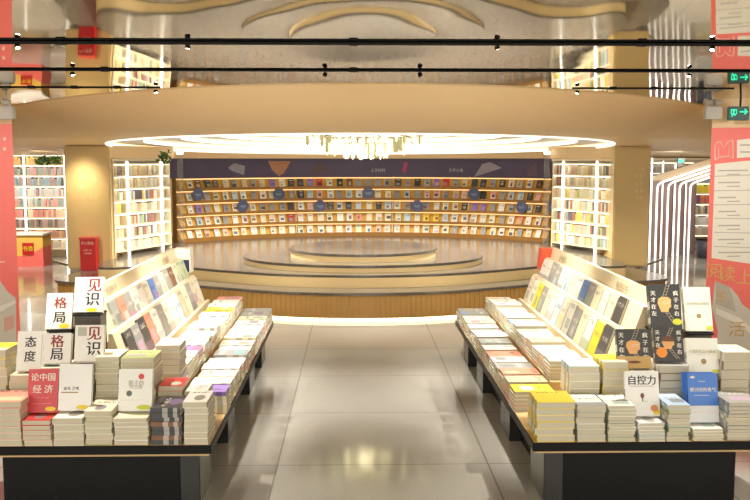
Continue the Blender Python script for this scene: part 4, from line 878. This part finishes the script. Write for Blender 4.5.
end_box((172, 190), 249, 273, 9.43, 'left', WHITE, mat('pocket_navy', (0.02, 0.03, 0.10), 0.4), 'white box with a navy pocket at the far end of the left rack')

# ------------------------------------------------------------------ build the books: the largest in view one by one, the rest as one object
KEEP = {7, 10, 15, 16, 26, 54, 61, 68, 69, 77, 91, 109, 138, 142, 149, 154, 156, 162, 179, 190, 191, 192, 193, 194, 195, 196, 197, 198, 199, 200, 201, 202, 203, 204, 205, 206, 207, 208, 209, 210, 211, 212, 213, 214, 215, 216, 217, 218, 219, 220, 221, 222, 223, 224, 225, 226, 227, 228, 229, 230, 231, 232, 233, 234, 235, 236, 237, 238, 239, 240, 241, 242, 243, 244, 245, 246, 247, 248, 249, 250, 251, 252, 253, 254, 255, 256, 257, 258, 259, 260, 261, 262, 263, 264, 265, 266, 267, 268, 269, 270, 271, 272, 273, 274, 275, 276, 277, 278, 279, 280, 281, 287, 288, 289, 290, 297, 298, 305, 312, 318, 319, 320, 321, 322, 323, 324, 325, 334, 335, 336, 337, 344, 345, 351, 357, 358, 359, 360, 361, 371, 372, 373, 374, 379, 380, 381, 382, 389, 394, 395, 396, 397, 408, 409, 410, 411, 412, 413, 414, 415, 416, 417, 422, 427, 432, 437, 442, 447, 452, 457, 462, 467, 472, 477, 482, 487, 488, 489, 490, 491, 492, 497, 502, 507, 512, 517, 522, 527, 532, 537, 542, 547, 552, 557, 558, 559, 560, 561, 562, 563, 564, 565, 566, 567, 568, 569, 570, 571, 572, 573, 574, 575, 576, 577, 578, 579, 580, 581, 582, 583, 584, 585, 586, 587, 588, 589, 590, 595, 600, 605, 610, 615, 620, 625, 630, 635, 640, 645, 650, 655, 660, 665, 670, 675, 680, 685, 690, 695, 700, 705, 710, 715, 720, 725, 730, 731, 732, 733, 734, 735, 736, 737, 738, 739, 740, 741, 742, 743, 744, 745, 746, 747, 748, 749, 750, 751, 752, 753, 754, 755, 756, 757, 758}
PAGE = (0.60, 0.55, 0.42)
ra = random.Random(11)
for i, (M, w, h, t, c, label, group, art, kind) in enumerate(SPEC):
    if KEEP is None or i in KEEP:
        if kind == 'wall':
            b = bpy.data.objects.new('book', wallbook_mesh(w, h, t)); COL.objects.link(b); b.matrix_world = M; b.color = (*c, art); tagp(b, label, 'book', group)
        else: b = book(M, w, h, t, c, label, group, art)
        b['n'] = i
    elif kind == 'wall':
        spine(M @ Matrix.Translation((0, h / 2, t / 2)), w, h, t, c)
        pc = ra.choice([(0.08, 0.08, 0.1), (0.3, 0.12, 0.1), (0.3, 0.34, 0.4), (0.55, 0.45, 0.3), (0.12, 0.2, 0.3)])
        if ra.random() < 0.7: spine(M @ Matrix.Translation((ra.uniform(-0.015, 0.015), h * ra.uniform(0.3, 0.5), t)), w * ra.uniform(0.35, 0.7), h * ra.uniform(0.2, 0.45), 0.001, pc)
        if ra.random() < 0.7: spine(M @ Matrix.Translation((0, h * 0.82, t)), w * 0.6, h * 0.06, 0.001, (0.1, 0.09, 0.09) if sum(c) > 1 else (0.8, 0.78, 0.7))
    else:
        spine(M @ Matrix.Translation((0, h / 2, 0.0013)), w, h, 0.0026, c); spine(M @ Matrix.Translation((0, h / 2, t - 0.0013)), w, h, 0.0026, c)
        spine(M @ Matrix.Translation((-w / 2 + 0.0013, h / 2, t / 2)), 0.0026, h, t - 0.0052, c); spine(M @ Matrix.Translation((0, h / 2, t / 2)), w - 0.006, h - 0.006, t - 0.0052, PAGE)
me = bpy.data.meshes.new('shelved_books'); bmS.to_mesh(me); bmS.free(); me.materials.append(M_VCOL)
o = bpy.data.objects.new('shelved_books', me); COL.objects.link(o); tagp(o, 'remaining small books filling the lit bookcases, wall shelf gaps and lower stack layers', 'books', kind='stuff')

# ------------------------------------------------------------------ light
def area(loc, rot, sx, sy, e, col=(1, 0.93, 0.82)):
    li = bpy.data.lights.new('area', 'AREA'); li.shape = 'RECTANGLE'; li.size = sx; li.size_y = sy; li.energy = e; li.color = col
    o = bpy.data.objects.new('area', li); COL.objects.link(o); o.location = loc; o.rotation_euler = rot; return o
def spot(loc, tgt, e, size, col=(1, 0.85, 0.6), blend=0.8, r=0.05):
    li = bpy.data.lights.new('spot', 'SPOT'); li.energy = e; li.spot_size = math.radians(size); li.spot_blend = blend; li.color = col; li.shadow_soft_size = r
    o = bpy.data.objects.new('spot', li); COL.objects.link(o); o.location = loc; o.rotation_euler = (Vector(tgt) - Vector(loc)).to_track_quat('-Z', 'Y').to_euler()
for k in range(8):
    a = 2 * PI * k / 8; x, y = DC[0] + 2.2 * math.cos(a), DC[1] + 2.0 * math.sin(a); spot((x, y, zlow(y) + 0.05), (x * 1.1, y, 0), 130, 135, (1, 0.92, 0.78))
spot((-4.2, 13.65, 2.2), (-4.2, 14.2, 1.62), 22, 70, blend=1.0, r=0.15)
for x in (-1, 1): spot((x * 2.2 + 0.1, 6.9, 2.7), (x * 3.9 + 0.1, 8.9, 1.5), 45, 60, (1, 0.95, 0.86), 1.0)  # unseen spots added to brighten the column posters
for x in (-1, 1): spot((x * 4.9 + 0.14, 11.2, 2.35), (x * 4.2 + 0.14, 12.9, 0.3), 60, 70, (1, 0.9, 0.72), 1.0)  # unseen spots added to lift the dark stage wings
for x in (-2.4, 0.1, 2.6): spot((x, 7.6, 2.7), (x * 0.8, 12.2, 0.35), 110, 40, (1, 0.9, 0.72), 0.9)  # unseen spots added from the aisle side to brighten the stage risers
for x in (-7.2, -5.8, 6.0, 7.6): spot((x, 16.5, 2.2), (x, 19, 0.6), 60, 110, (1, 0.92, 0.8))
for x in (-6.6, -5.2, 5.6, 7.0): spot((x, 14.2, 2.2), (x, 14.6, 0), 40, 120, (1, 0.85, 0.6))
w = bpy.data.worlds.new('world'); SC.world = w; w.use_nodes = True
w.node_tree.nodes['Background'].inputs[0].default_value = (1.0, 0.93, 0.82, 1); w.node_tree.nodes['Background'].inputs[1].default_value = 1.15
SC.view_settings.view_transform = 'Standard'; SC.view_settings.look = 'None'; SC.view_settings.exposure = 1.42
print('BOOKS', NB)
